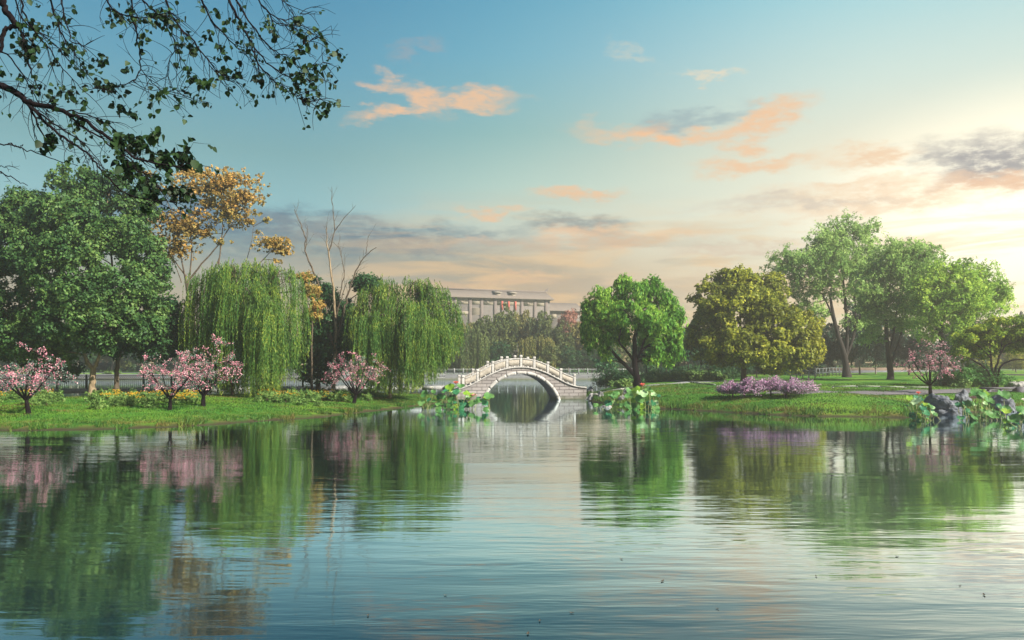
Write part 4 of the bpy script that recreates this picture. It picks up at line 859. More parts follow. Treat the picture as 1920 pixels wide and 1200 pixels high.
# ------------------------------------------------------------------ buildings in the haze
MT['roof_tile'] = surf('roof_tile', (.12, .098, .082), (.16, .13, .11), 2, .8, .6, 8, vscale=(4, 1, 1))
MT['wall_grey'] = surf('wall_grey', (.10, .088, .08), (.13, .115, .105), .8, .85)
MT['pillar_mauve'] = surf('pillar_mauve', (.10, .082, .075), (.135, .11, .10), 1, .85)
MT['panel_cream'] = surf('panel_cream', (.20, .17, .135), (.25, .215, .17), 1, .85)
MT['banner_red'] = surf('banner_red', (.30, .06, .045), (.36, .08, .06), 2, .8)
def building():
    A = np.array((W(800, 234), 234.)); B = np.array((W(1031, 247), 247.)); rz = math.atan2(*(B - A)[::-1]); Ln = np.linalg.norm(B - A)
    root = thing('long_building', 'long hazy building with a plain grey tiled roof, cream panels and red banners', 'building', (A[0], A[1], 1.8), rz=rz); z0 = 1.8
    S = lambda px: (px - 800) / 231 * Ln; Z = lambda py, px=900: CAMH + (HORI - (py - (px - 900) * .032)) / FPX * 239 - z0
    eave, ridge = Z(557.5), Z(540.5); D = 12
    w = MB(); w.box(0, 0, 0, Ln, D, eave - .02); w.build('wall', M('wall_grey'), root)
    r = MB(); ov = 1.2
    prof = [(-ov, eave - .25), (-ov, eave), (D / 2, ridge), (D + ov, eave), (D + ov, eave - .25)]
    V = [(x, y, z) for x in (-1, Ln + 1.0) for y, z in prof]; r.add(V, [(i, i + 1, i + 6, i + 5) for i in range(4)] + [(4, 0, 5, 9)]); r.add(V, [(0, 4, 3, 2, 1), (5, 6, 7, 8, 9)])
    rf = r.build('roof', M('roof_tile'), root)
    q = MB(); q.box(-1, D / 2 - .25, ridge - .1, Ln + 1, D / 2 + .25, ridge + .35)
    q.add([(Ln + .2, D / 2 - .25, ridge + .3), (Ln + 1.6, D / 2 - .2, ridge + .3), (Ln + 2.0, D / 2, ridge + 1.5), (Ln + .6, D / 2 + .1, ridge + .5)], [(0, 1, 2, 3)]); q.build('ridge_cap', M('pillar_mauve'), rf)
    for px in (934, 963):
        x = S(px); v = MB(); zz = ridge - .9; v.box(x - .6, 1.2, zz - 1.4, x + .6, 4.5, zz - .1); v.add([(x - 1.1, .8, zz - .2), (x + 1.1, .8, zz - .2), (x + .9, 5, zz + .5), (x - .9, 5, zz + .5), (x - 1.1, .8, zz), (x + 1.1, .8, zz), (x + .9, 5, zz + .7), (x - .9, 5, zz + .7)],
            [(0, 3, 2, 1), (4, 5, 6, 7), (0, 1, 5, 4), (1, 2, 6, 5), (2, 3, 7, 6), (3, 0, 4, 7)]); v.build('roof_vent', M('panel_cream'), rf)
    tp = eave - .35; bt = tp - 1.75 * 1.0
    for a, b_, dia in ((812, 850, 1), (853.6, 875.5, 1), (881.5, 897.3, 0), (902.5, 922.3, 1), (928, 973, 0), (979, 999, 1), (1004, 1020, 0)):
        m = MB().box(S(a), -.12, bt, S(b_), -.003, tp); pn = m.build('wall_panel', M('panel_cream'), root)
        if dia:
            c, h = (S(a) + S(b_)) / 2, (tp + bt) / 2; m = MB(); k = .62
            pt = [(c - k, -.2, h), (c, -.2, h + k), (c + k, -.2, h), (c, -.2, h - k)]
            for i in range(4): m.bar(pt[i], pt[(i + 1) % 4], .12, .12)
            m.bar((S(a), -.2, h), (c - k, -.2, h), .1, .08); m.bar((c + k, -.2, h), (S(b_), -.2, h), .1, .08); m.build('diamond_trim', M('pillar_mauve'), pn)
    for px in (851.5, 878.5, 899.8, 925.2, 976, 1001.4, 1023.5): MB().box(S(px) - .45, -.35, 0, S(px) + .45, .0 - .004, eave - .3).build('pillar', M('pillar_mauve'), root)
    for px in (938, 950.5, 963.5): MB().box(S(px) - .28, -.42, bt - 1.6, S(px) + .28, -.30, tp - .5).build('banner', M('banner_red'), root)
    m = MB()
    for i in range(6): m.box(S(881.5), -.15, Z(590) + i * .36, S(897), -.005, Z(590) + i * .36 + .22)
    m.build('louvre', M('panel_cream'), root)
    MB().box(S(858), -.15, Z(590), S(875), -.005, Z(584)).build('wall_panel', M('panel_cream'), root)
    # the lower wing with its own roof
    x0, x1 = S(1031) + .6, S(1098); r2 = thing('small_building', 'small hazy grey building with a gabled tile roof right of the long one', 'building', (B[0], B[1], 1.8), rz=rz)
    off = S(1031); h1, h2 = Z(578, 900) , Z(560, 900)
    MB().box(.8, 2, 0, x1 - off, 12, h1 - .02).build('wall', M('wall_grey'), r2)
    r = MB(); prof = [(.8, h1 - .2), (.8, h1), (7, h2), (13, h1), (13, h1 - .2)]; V = [(x, y, z) for x in (.4, x1 - off + .8) for y, z in prof]
    r.add(V, [(i, i + 1, i + 6, i + 5) for i in range(4)] + [(4, 0, 5, 9)]); r.add(V, [(0, 4, 3, 2, 1), (5, 6, 7, 8, 9)]); r.build('roof', M('roof_tile'), r2)
    for a in (1040, 1058): MB().box(S(a) - off, 1.9, h1 - 2.4, S(a + 9) - off, 1.997, h1 - .9).build('window', M('panel_cream'), r2)
building()

# ------------------------------------------------------------------ embankment, fences, kerbs, railings
m = MB().box(-200, 143.7, -1.3, 25, 144.35, 1.02); wl = m.build('embankment_wall', stone_mat('embank', (.09, .095, .10), (.07, .073, .08), (.04, .04, .045), 1.6, .35, .03)); tag(wl, 'long grey stone embankment wall on the far side of the water', 'wall')
def ornate_rail(name, label, x0, x1, y, z, h, step=1.6):
    t = thing(name, label, 'railing', ((x0 + x1) / 2, y, z)); bx = ((x0 + x1) / 2, y, z)
    n = int((x1 - x0) / step); p = MB(); 
    for i in range(n + 1): x = x0 + i * step; p.box(x - .09, y - .09, z, x + .09, y + .09, z + h + .1)
    p.build('posts', M('kerb'), t, bx)
    r = MB().box(x0, y - .05, z + h - .10, x1, y + .05, z + h - .02); r.box(x0, y - .05, z + .08, x1, y + .05, z + .15); r.build('rails', M('kerb'), t, bx)
    g = MB()
    for i in range(int((x1 - x0) / (step / 4))):
        x = x0 + i * step / 4; g.bar((x, y, z + .14), (x + step / 4, y, z + h - .1), .035, .035); g.bar((x + step / 4, y, z + .14), (x, y, z + h - .1), .035, .035)
    g.build('lattice', M('rail_metal'), t, bx)
ornate_rail('lattice_railing', 'lattice railing on top of the far embankment wall', -60, 22, 143.95, 1.02, .95)

def side_fence():
    pts = [(-60, 57.5), (-42, 58.2), (-24, 63.2), (-12, 68.3), (-5.4, 69.0)]
    P2 = np.array(pts); seg = np.hypot(*np.diff(P2, axis=0).T); s = np.r_[0, np.cumsum(seg)]
    f = lambda t: np.array((np.interp(t, s, P2[:, 0]), np.interp(t, s, P2[:, 1])))
    b = f(s[-1] / 2); base = (b[0], b[1], 1.0); t = thing('waterside_fence', 'slim metal fence with a lattice top band along the water behind the left bank', 'fence', base)
    z = .98; L = s[-1]; step = 2.0; n = int(L / step)
    kb = MB(); rl = MB(); lt = MB(); br = MB(); 
    for i in range(n):
        a, c = f(i * step), f((i + 1) * step)
        kb.bar((*a, z - .06), (*c, z - .06), .30, .34)
        for zz, hh in ((z + 1.10, .05), (z + .82, .05), (z + .16, .035)): rl.bar((*a, zz), (*c, zz), .05, hh)
        MB().box(a[0] - .05, a[1] - .05, z + .1, a[0] + .05, a[1] + .05, z + 1.2).build('post', M('rail_metal'), t, base)
        m_ = 14
        for k in range(m_):
            q = a + (c - a) * (k + .5) / m_; br.box(q[0] - .011, q[1] - .011, z + .1, q[0] + .011, q[1] + .011, z + .84)
            q0, q1 = a + (c - a) * k / m_, a + (c - a) * (k + 1) / m_; lt.bar((*q0, z + .84), (*q1, z + 1.08), .018, .018); lt.bar((*q1, z + .84), (*q0, z + 1.08), .018, .018)
    kb.build('kerb', M('kerb'), t, base); rl.build('rails', M('kerb'), t, base); lt.build('lattice', M('rail_metal'), t, base); br.build('bars', M('rail_metal'), t, base)
side_fence()

def edging(name, label, a, b, w, h, mat, posts=0, cat='kerb'):
    """a straight low kerb following the ground, optionally on little blocks"""
    a, b = np.array(a), np.array(b); n = max(2, int(np.linalg.norm(b - a) / 1.4)); base = tuple((a + b) / 2); m = MB(); t = thing(name, label, cat, base); k = MB()
    for i in range(n):
        p, q = a + (b - a) * i / n, a + (b - a) * (i + .985) / n; p = np.array((p[0], p[1], g1(p[0], p[1]) + h / 2 + .05)); q = np.array((q[0], q[1], g1(q[0], q[1]) + h / 2 + .05)); m.bar(p, q, w, h)
        if posts: k.box(p[0] - .07, p[1] - .16, p[2] - h / 2 - .18, p[0] + .07, p[1] - .02, p[2] - h / 2)
    m.build('kerb_stones', M(mat), t, base)
    if posts: k.build('support_blocks', M(mat), t, base)
edging('stone_kerb', 'low whitish kerb crossing the right lawn in front of the feathery trees', at(1560, 727), at(1742, 728), .10, .06, 'kerb', 1)
edging('stone_kerb', 'pale kerb on small blocks beside the path right of the bridge', at(1150, 724), at(1340, 723), .14, .07, 'kerb', 1)
def picket(label, a, b, h, mat, gap, cat='railing', name='railing'):
    a, b = np.array(a), np.array(b); base = tuple((a + b) / 2); t = thing(name, label, cat, base); n = int(np.linalg.norm((b - a)[:2]) / gap); p = MB(); r = MB()
    for i in range(n + 1):
        q = a + (b - a) * i / n; z = g1(q[0], q[1]); p.box(q[0] - .045, q[1] - .045, z, q[0] + .045, q[1] + .045, z + h)
        if i < n: q2 = a + (b - a) * (i + 1) / n; z2 = g1(q2[0], q2[1]); [r.bar((q[0], q[1], z + k), (q2[0], q2[1], z2 + k), .06, .07) for k in (h - .05, h * .45)]
    p.build('posts', M(mat), t, base); r.build('rails', M(mat), t, base)
picket('pale grey railing above the rightmost lilac-pink shrub', on(1482, 88), on(1528, 90), 1.0, 'kerb', .8)
picket('dark post-and-rail fence at the back of the lawn left of the tallest trunk', on(1530, 104), on(1580, 108), 1.1, 'rail_metal', .8, 'fence', 'post_fence')
m = MB().box(W(1520, 150), 150, 1.0, W(1792, 150), 150.5, 2.15); tag(m.build('low_wall', surf('wall_beige', (.12, .085, .06), (.18, .13, .095), 3, .9)), 'low beige-brown wall at the back of the right lawn', 'wall')
m = MB().box(W(1500, 132), 132, 1.0, W(1800, 132), 132.4, 1.75); tag(m.build('low_wall', M('concrete')), 'low grey wall crossing behind the feathery trunks', 'wall')
m = MB().box(W(1815, 96), 96, 1.2, 90, 96.4, 1.72); tag(m.build('low_wall', M('dark_stone')), 'low dark wall at the right edge behind the lawn', 'wall')

def terrace():
    Y = 56.0; b = on(1880, Y); t = thing('stone_railing', 'low dark stone railing with a thick end block at the right edge', 'railing', tuple(b)); base = tuple(b); z = P(0, 729.5, Y)[2]
    bm = MB().box(W(1838, Y), Y - .14, z, W(1903, Y), Y + .14, z + .13); bm.build('top_beam', M('dark_stone'), t, base)
    for a, c in ((1838, 1845), (1852, 1857), (1874, 1879)): MB().box(W(a, Y), Y - .11, z - .65, W(c, Y), Y + .11, z - .002).build('post', M('dark_stone'), t, base)
    MB().box(W(1838, Y), Y - .09, z - .36, W(1903, Y), Y + .09, z - .28).build('lower_beam', M('dark_stone'), t, base)
    MB().box(W(1903, Y) + .003, Y - .3, z - 1.0, W(1921, Y), Y + .3, z + .15).build('end_block', M('dark_stone'), t, base)
    MB().box(W(1921, Y) + .003, Y - .14, z, W(1990, Y), Y + .14, z + .13).build('top_beam', M('dark_stone'), t, base)
terrace()

# ------------------------------------------------------------------ rocks
def rock(label, px, py, w, h, mat, seed, dz=-.1, dY=0, group='boulders along the shore'):
    p = at(px, py, 0) if py else np.zeros(3)
    Y = p[1] + dY
    Yw = FPX * CAMH / (py - HORI)
    if g1(W(px, Yw), Yw) < .02: Y = Yw                             # in the water
    x = W(px, Y); z = max(g1(x, Y), -.12)
    bm = bmesh.new(); bmesh.ops.create_icosphere(bm, subdivisions=4, radius=1); W_, H_ = w * Y / FPX / 2, h * Y / FPX
    for v in bm.verts:
        n = mnoise.noise(v.co * 1.3 + Vector((seed * 3.1, 0, 0))) * .45 + mnoise.noise(v.co * 3.1 + Vector((0, seed, 0))) * .16 + mnoise.noise(v.co * 8 + Vector((0, seed, 0))) * .05
        c = v.co * (1 + n); c.z = max(c.z, -.35); step = .14; c.z = c.z * .6 + .4 * round(c.z / step) * step
        v.co = Vector((c.x * W_, c.y * W_ * .8, (c.z + .1) * H_ * .95))
    me = bpy.data.meshes.new('rock'); bm.to_mesh(me); bm.free(); me.materials.append(M(mat)); me.polygons.foreach_set('use_smooth', [False] * len(me.polygons))
    o = bpy.data.objects.new('rock', me); SC.collection.objects.link(o); o.location = (x, Y, z + dz * .5); o.rotation_euler.z = seed
    tag(o, label, 'rock', group)
rock('small grey rock highest beside the bridge right end', 1108, 731, 14, 8, 'rock', 1)
rock('small rock against the bridge right end, middle one', 1107, 740, 17, 10, 'rock', 2)
rock('pale grey rock right of the bridge, at the waterline', 1113, 747, 22, 11, 'rock_pale', 3)
rock('grey rock in the grass just right of the pale one by the bridge', 1126, 744, 16, 10, 'rock', 4)
rock('pale flat rock in the water left of the lotus right of the bridge', 1137, 763, 22, 9, 'rock_pale', 5)
rock('rounded grey rock behind the lotus right of the bridge', 1176, 738, 17, 9, 'rock', 6)
rock('grey rock between the lotus leaves right of the bridge', 1166, 750, 15, 9, 'rock', 7)
rock('big layered dark-grey boulder at the right shore beside the single lotus clump', 1766, 775, 66, 34, 'rock_dark', 8, dY=0)
rock('long low dark boulder in front of the big layered one', 1786, 778, 44, 20, 'rock_dark', 9)
rock('squarish dark boulder behind the pink lotus flowers', 1806, 757, 32, 22, 'rock_dark', 10)
rock('flat dark slab of rock under the fan-shaped lotus leaf', 1882, 770, 52, 26, 'rock_dark', 11)
rock('dark rock beside the lotus stalks at the right edge', 1912, 792, 22, 26, 'rock_dark', 12)
rock('pale rounded boulder on the lawn at the right edge', 1906, 727, 44, 13, 'rock_pale', 13)

# ------------------------------------------------------------------ lotus
def lotus_blade(rng, c, R, nrm, bowl, mb=None, fan=False):
    nrm = unit(np.array(nrm, float)); A = unit(np.cross(nrm, (0.3, 1, .2))); B = np.cross(nrm, A); rings, seg = 5, 26
    V = [c]; ph = rng.uniform(0, 6.28, 3)
    for i in range(1, rings + 1):
        q = i / rings
        for j in range(seg):
            th = 2 * math.pi * j / seg; r = R * q * (1 + q * q * (.07 * math.sin(3 * th + ph[0]) + .05 * math.sin(7 * th + ph[1])))
            h = R * (bowl * q * q + q ** 3 * (.13 * math.sin(4 * th + ph[2]) + .09 * math.sin(9 * th + ph[0]))) + (.02 * R * q * (1 if j % 2 else -1))
            V.append(c + A * r * math.cos(th) + B * r * math.sin(th) + nrm * h)
    F3 = [(0, 1 + j, 1 + (j + 1) % seg) for j in range(seg)]; F4 = []
    for i in range(rings - 1):
        for j in range(seg): a = 1 + i * seg; F4.append((a + j, a + seg + j, a + seg + (j + 1) % seg, a + (j + 1) % seg))
    mb = mb or MB(); n0 = mb.n; mb.add(V, F3); mb.f.append(np.array(F4) + n0); return mb
def lotus_flower(root, base, c, R, mat, rng, openness=.9):
    pm = MB(); c = np.array(c, float)
    for ring, (n, op, sc) in enumerate(((8, openness, 1.0), (7, openness * .65, .9), (5, openness * .35, .75))):
        for k in range(n):
            a = 6.283 * (k + .5 * ring) / n + rng.uniform(-.1, .1); out = np.array((math.cos(a), math.sin(a), 0)); sd = np.array((-math.sin(a), math.cos(a), 0)); V = []
            for i in range(6):
                t = i / 5; w = .30 * math.sin(math.pi * min(1, t * .93 + .07)) ** .7 * R * sc * (1 - .15 * t); rr = R * sc * (math.sin(op * t * 1.3)); zz = R * sc * (t * (1.25 - op * .75))
                p = c + out * rr + np.array((0, 0, zz)); V += [p - sd * w + (0, 0, w * .35), p, p + sd * w + (0, 0, w * .35)]
            pm.add(V, [(3 * i + j, 3 * i + j + 1, 3 * i + j + 4, 3 * i + j + 3) for i in range(5) for j in (0, 1)])
    fl = pm.build('flower', M(mat), root, base, smooth=True)
    sp = MB(); sp.tube([c, c + (0, 0, R * .12), c + (0, 0, R * .28)], [R * .07, R * .12, R * .16], 8); sp.add([c + (0, 0, R * .29)] + [c + (R * .16 * math.cos(t), R * .16 * math.sin(t), R * .28) for t in np.arange(8) * .785], [(0, 1 + j, 1 + (j + 1) % 8) for j in range(8)])
    sp.build('seed_pod', M('leaf_gold'), fl, (0, 0, 0) if False else base)
    return fl
def lotus_plant(label, cx, cy, items, flowers, seed, spread=1.1, Y=None):
    """items: (photo column, row, radius px, kind); each blade is a part with its stalk as sub-part"""
    rng = np.random.default_rng(seed); Y0 = Y or FPX * CAMH / (cy - HORI); base = (W(cx, Y0), Y0, -.05); root = thing('lotus_plant', label, 'lotus plant', base, 'lotus plants growing in the shallows')
    ex = [(a + rng.normal(0, r_ * .9), min(c_ + abs(rng.normal(0, r_ * .8)), cy - 3), r_ * rng.uniform(.6, .95), rng.choice(['g', 'g', 'd', 'y', 'd'])) for a, c_, r_, k_ in items if k_ != 'F']
    for px, py, r, kind in list(items) + ex:
        Yl = Y0 + rng.uniform(-.2, 1) * spread * (.3 + max(0, (cy - py)) / 60); c = P(px, py, Yl); R = r * Yl / FPX * .82; c[2] = max(c[2], .10)
        tilt = rng.uniform(.35, 1.2); nrm = (rng.normal(0, .38), -tilt, 1.0); bowl = rng.choice([.22, -.18, .34, .10])
        if kind == 'F': nrm = (.1, -.75, 1.0); kind = 'g'; bowl = .45; R *= .9
        mat = {'g': 'lotus_leaf', 'd': 'lotus_leaf_dark', 'p': 'lotus_leaf_pale', 'y': 'lotus_leaf_yellow'}[kind]
        bl = lotus_blade(rng, c, R, nrm, bowl).build('leaf', M(mat), root, base, smooth=True)
        foot = np.array((c[0] + rng.normal(0, .25), c[1] + rng.normal(0, .2), -.15)); MB().tube(curve(foot, c, rng, .05, 7), np.full(7, .016), 5).build('stalk', M('stalk'), bl, base)
    for px, py, r, mat, op in flowers:
        Yl = Y0 + spread * .3; c = P(px, py, Yl); fl = lotus_flower(root, base, c, r * Yl / FPX, mat, rng, op)
        foot = np.array((c[0] + rng.normal(0, .15), c[1] + .2, -.15)); MB().tube(curve(foot, c, rng, .04, 8), np.full(8, .016), 5).build('stalk', M('stalk'), fl, base)
    return root
CL = [(68, 478, 40, 'g'), (195, 488, 42, 'g'), (255, 432, 48, 'y'), (300, 468, 56, 'p'), (352, 535, 52, 'd'), (180, 552, 40, 'g'), (240, 572, 42, 'g'), (300, 572, 36, 'y'), (425, 487, 34, 'y'), (430, 545, 46, 'g'), (100, 520, 26, 'd'),
      (380, 470, 34, 'y'), (335, 420, 34, 'g'), (470, 520, 34, 'g'), (390, 505, 28, 'p'), (270, 520, 40, 'g'), (345, 578, 28, 'd'), (225, 455, 30, 'd'), (130, 460, 24, 'g')]
lotus_plant('broad lotus plant with a red-pink flower in front of the bridge left end', 850, 768, [(780 + a * .25, 620 + b * .25, r * .25, k) for a, b, r, k in CL] + [(780 + 545 * .25, 620 + 495 * .25, 12, 'g'), (780 + 510 * .25, 620 + 540 * .25, 10, 'd')],
            [(855, 720, 7, 'petal_red', .75), (810, 729, 6, 'petal_white', .9), (889, 743, 7, 'petal_pink', 1.0)], 101)
CR = [(1465, 485, 34, 'g'), (1500, 470, 34, 'g'), (1600, 490, 40, 'g'), (1650, 440, 42, 'y'), (1700, 470, 52, 'p'), (1760, 535, 48, 'd'), (1590, 552, 40, 'g'), (1650, 570, 40, 'g'), (1700, 575, 32, 'y'), (1780, 480, 30, 'p'), (1800, 545, 30, 'p'), (1440, 545, 38, 'd'),
      (1540, 560, 26, 'g'), (1740, 440, 30, 'g'), (1680, 520, 36, 'g'), (1745, 575, 24, 'd'), (1630, 525, 30, 'y')]
lotus_plant('lotus plant with a pink flower right of the bridge beside the rocks', 1195, 768, [(780 + a * .25, 620 + b * .25, r * .25, k) for a, b, r, k in CR], [(1205, 724, 7, 'petal_red', .7), (1167, 732, 5, 'petal_white', .6)], 102)
CS = [(225, 440, 75, 'p'), (250, 410, 70, 'd'), (150, 400, 45, 'y'), (310, 560, 85, 'd'), (245, 600, 50, 'y'), (425, 580, 48, 'p'), (385, 490, 45, 'g'), (330, 470, 40, 'y'), (195, 590, 30, 'd'), (190, 650, 24, 'd'), (350, 625, 32, 'd'), (410, 500, 34, 'p')]
lotus_plant('narrow lotus plant with a red flower standing in the water near the big boulder', 1728, 789, [(1680 + a / 6, 680 + b / 6, r / 6, k) for a, b, r, k in CS], [(1722, 739, 6, 'petal_red', .7)], 103, .8)
CD = [(900, 330, 80, 'g'), (980, 350, 80, 'y'), (1210, 380, 100, 'F'), (1050, 440, 70, 'F'), (830, 440, 60, 'g'), (760, 470, 60, 'g'), (940, 500, 55, 'y'), (1040, 580, 75, 'g'), (880, 600, 70, 'g'), (1120, 560, 60, 'g'), (800, 560, 55, 'd'), (1240, 530, 70, 'g'), (770, 440, 28, 'p'), (890, 470, 28, 'p'), (1000, 460, 32, 'p'),
      (1160, 480, 40, 'd'), (700, 480, 45, 'd'), (960, 640, 50, 'd'), (1180, 600, 50, 'g')]
lotus_plant('large lotus plant with two open pink flowers and big fan leaves near the stone railing', 1850, 788, [(1680 + a / 6, 680 + b / 6, r / 6, k) for a, b, r, k in CD], [(1838, 740, 10, 'petal_pink', 1.15), (1825, 748, 9, 'petal_pink', 1.1)], 104, 1.0)
CE = [(1420, 520, 80, 'g'), (1330, 640, 80, 'g'), (1240, 650, 50, 'y'), (1400, 600, 50, 'g'), (1260, 700, 34, 'd'), (1450, 650, 50, 'd'), (1500, 560, 60, 'g')]
lotus_plant('lotus plant with large bright leaves cut by the right edge of the picture', 1905, 803, [(1680 + a / 6, 680 + b / 6, r / 6, k) for a, b, r, k in CE], [(1921, 752, 7, 'petal_white', .8)], 105, .6)

# ------------------------------------------------------------------ flower beds and grass
def bed_plant(seed, w, h, nf):
    rng = np.random.default_rng(seed); root = bush('marigold_plant', 'x', 'flower', (0, 0, 0), w, h, 'leaf_bed', seed, None, 22, .16, 46, .13, .05, 3)
    m = MB(); 
    for k in range(nf):
        a, r = rng.uniform(0, 6.28), math.sqrt(rng.random()) * w * .48; c = np.array((math.cos(a) * r, math.sin(a) * r * .8, h * rng.uniform(.85, 1.12))); R = rng.uniform(.035, .07)
        for j in range(9): th = j * .698; o = np.array((math.cos(th), math.sin(th), .3)) * R; s = np.array((-math.sin(th), math.cos(th), 0)) * R * .4; m.add([c, c + o * .6 - s, c + o + (0, 0, .01), c + o * .6 + s], [(0, 1, 2, 3)])
        m.tube([c + (0, 0, -.01), c + (0, 0, R * .6)], [R * .5, R * .25], 6)
    if nf: m.build('flower_heads', M('marigold'), root)
    return root
pl = [bed_plant(201, .8, .42, 9), bed_plant(202, .9, .38, 14), bed_plant(203, 1.0, .62, 0), bed_plant(204, .9, .5, 4)]
used = [False] * 4; rb = np.random.default_rng(7); BN = [('yellow-flowering marigold plant in the bed at the far left shore', 'marigolds in the far left bed', -10, 100, 738, 752), ('yellow-flowering marigold plant in the bed under the huge left tree', 'marigolds in the bed under the huge tree', 178, 372, 742, 757),
      ('yellow-flowering marigold plant in the bed between the two willows', 'marigolds in the bed between the willows', 478, 655, 739, 753)]
def put(i, p, k, label, group):
    rz = rb.uniform(0, 6.28)
    if not used[i]: used[i] = True; o = pl[i]; o.location = p; o.rotation_euler.z = rz; o.scale = (k, k, k)
    else: o = copy_tree(pl[i], p, rz, (k, k, k))
    o['label'] = label; o['group'] = group
    return o
for lab, grp, x0, x1, y0, y1 in BN:
    for k in range(int((x1 - x0) / 3.6)):
        px, py = rb.uniform(x0, x1), rb.uniform(y0, y1); put(int(rb.choice([0, 1, 3])), tuple(at(px, py, -.03)), rb.uniform(.75, 1.15), lab, grp)
for x0, x1, y0, y1, n, lab, grp in ((-10, 120, 736, 762, 20, 'leafy flowerless plant in the bed at the far left shore', 'leafy plants in the far left bed'), (165, 300, 735, 768, 30, 'leafy flowerless plant in the bed under the huge left tree', 'leafy plants under the huge tree'),
                           (480, 700, 735, 756, 32, 'leafy flowerless plant in the bed between the two willows', 'leafy plants between the willows'), (545, 600, 745, 763, 8, 'leafy flowerless plant spilling onto the lawn between the willows', 'leafy plants on the lawn edge')):
    for k in range(n):
        o = put(2, tuple(at(rb.uniform(x0, x1), rb.uniform(y0, y1), -.03)), rb.uniform(.7, 1.25), lab, grp); o.name = 'leafy_plant'; o['category'] = 'plant'
def grass():
    rng = np.random.default_rng(300); n = 420000
    x = rng.uniform(-30, 42, n); y = rng.uniform(34, 72, n); vis = (x > -.68 * y) & (x < .68 * y); x, y = x[vis], y[vis]
    d = np.maximum(sdist(x, y, LEFT), sdist(x, y, RIGHT)); z = gz(x, y)
    k = (z > .075 + .06 * np.sin(x * 2.1 + np.sin(y * 3)) + .04 * np.sin(x * 5.3)) & (d > -.5) & (rng.random(len(x)) < np.where(d < 2.2, 1, np.where(d < 9, .55, .22))); x, y, z, d = x[k], y[k], z[k], d[k]
    clumpy = np.sin(x * 1.7 + y) * np.sin(y * 2.3 - x * .6); h = (np.where(d < .8, .15, .07) + .04 * clumpy) * rng.uniform(.6, 1.4, len(x)); h = np.maximum(h, .04) * np.where((d < .9) & (np.sin(x * 3.1 + 1.3 * np.sin(y * 2)) + .6 * np.sin(x * 7.7) > .55), 2.3, 1); w = rng.uniform(.015, .035, len(x)); a = rng.uniform(-.9, .9, len(x))
    dx, dy = np.cos(a) * w, np.sin(a) * w; lx_, ly = rng.normal(0, .35, len(x)) * h, rng.normal(0, .35, len(x)) * h
    V = np.stack([np.stack([x - dx, y - dy, z - .02], -1), np.stack([x + dx, y + dy, z - .02], -1), np.stack([x + lx_, y + ly, z + h], -1)], 1).reshape(-1, 3)
    m = MB(); m.add(V, np.arange(len(V)).reshape(-1, 3))
    MT['grass_blade'] = leafmat('grass_blade', [(.018, .058, .010), (.038, .12, .014), (.10, .19, .020)], .35, .4, patch=(.45, (.15, .105, .03)))
    tag(m.build('grass', M('grass_blade')), 'short green grass growing on both banks', 'grass', kind='stuff')
grass()
FL = [(1165, 1049), (1242, 1090), (1345, 1142), (1530, 1081), (1800, 1099), (1845, 1116), (1682, 1044), (1012, 1165), (990, 1189), (1072, 1150), (718, 980), (596, 999), (835, 1117), (690, 1155)]
def floating_leaf(k, px, py):
    rng = np.random.default_rng(500 + k); Y = FPX * CAMH / (py - HORI); L = rng.uniform(.022, .042); a = rng.uniform(0, 6.28); d_ = np.array((math.cos(a), math.sin(a), 0)); s_ = np.array((-d_[1], d_[0], 0)); c = np.array((W(px, Y), Y, .004)); V = []
    for i in range(7):
        t = i / 6; w = .42 * math.sin(math.pi * t) ** .8 * L; cc = c + d_ * (t - .5) * L * 2; up = .010 * (2 * t - 1) ** 2
        V += [cc - s_ * w + (0, 0, up + .006), cc + (0, 0, up), cc + s_ * w + (0, 0, up + .006)]
    m = MB(); m.add(V, [(3 * i + j, 3 * i + j + 1, 3 * i + j + 4, 3 * i + j + 3) for i in range(6) for j in (0, 1)])
    o = m.build('floating_leaf', M('bark_brown'), None, tuple(c)); tag(o, 'small dead leaf floating on the open water', 'leaf', 'dead leaves floating on the lake')
for k, (px, py) in enumerate(FL): floating_leaf(k, px, py)

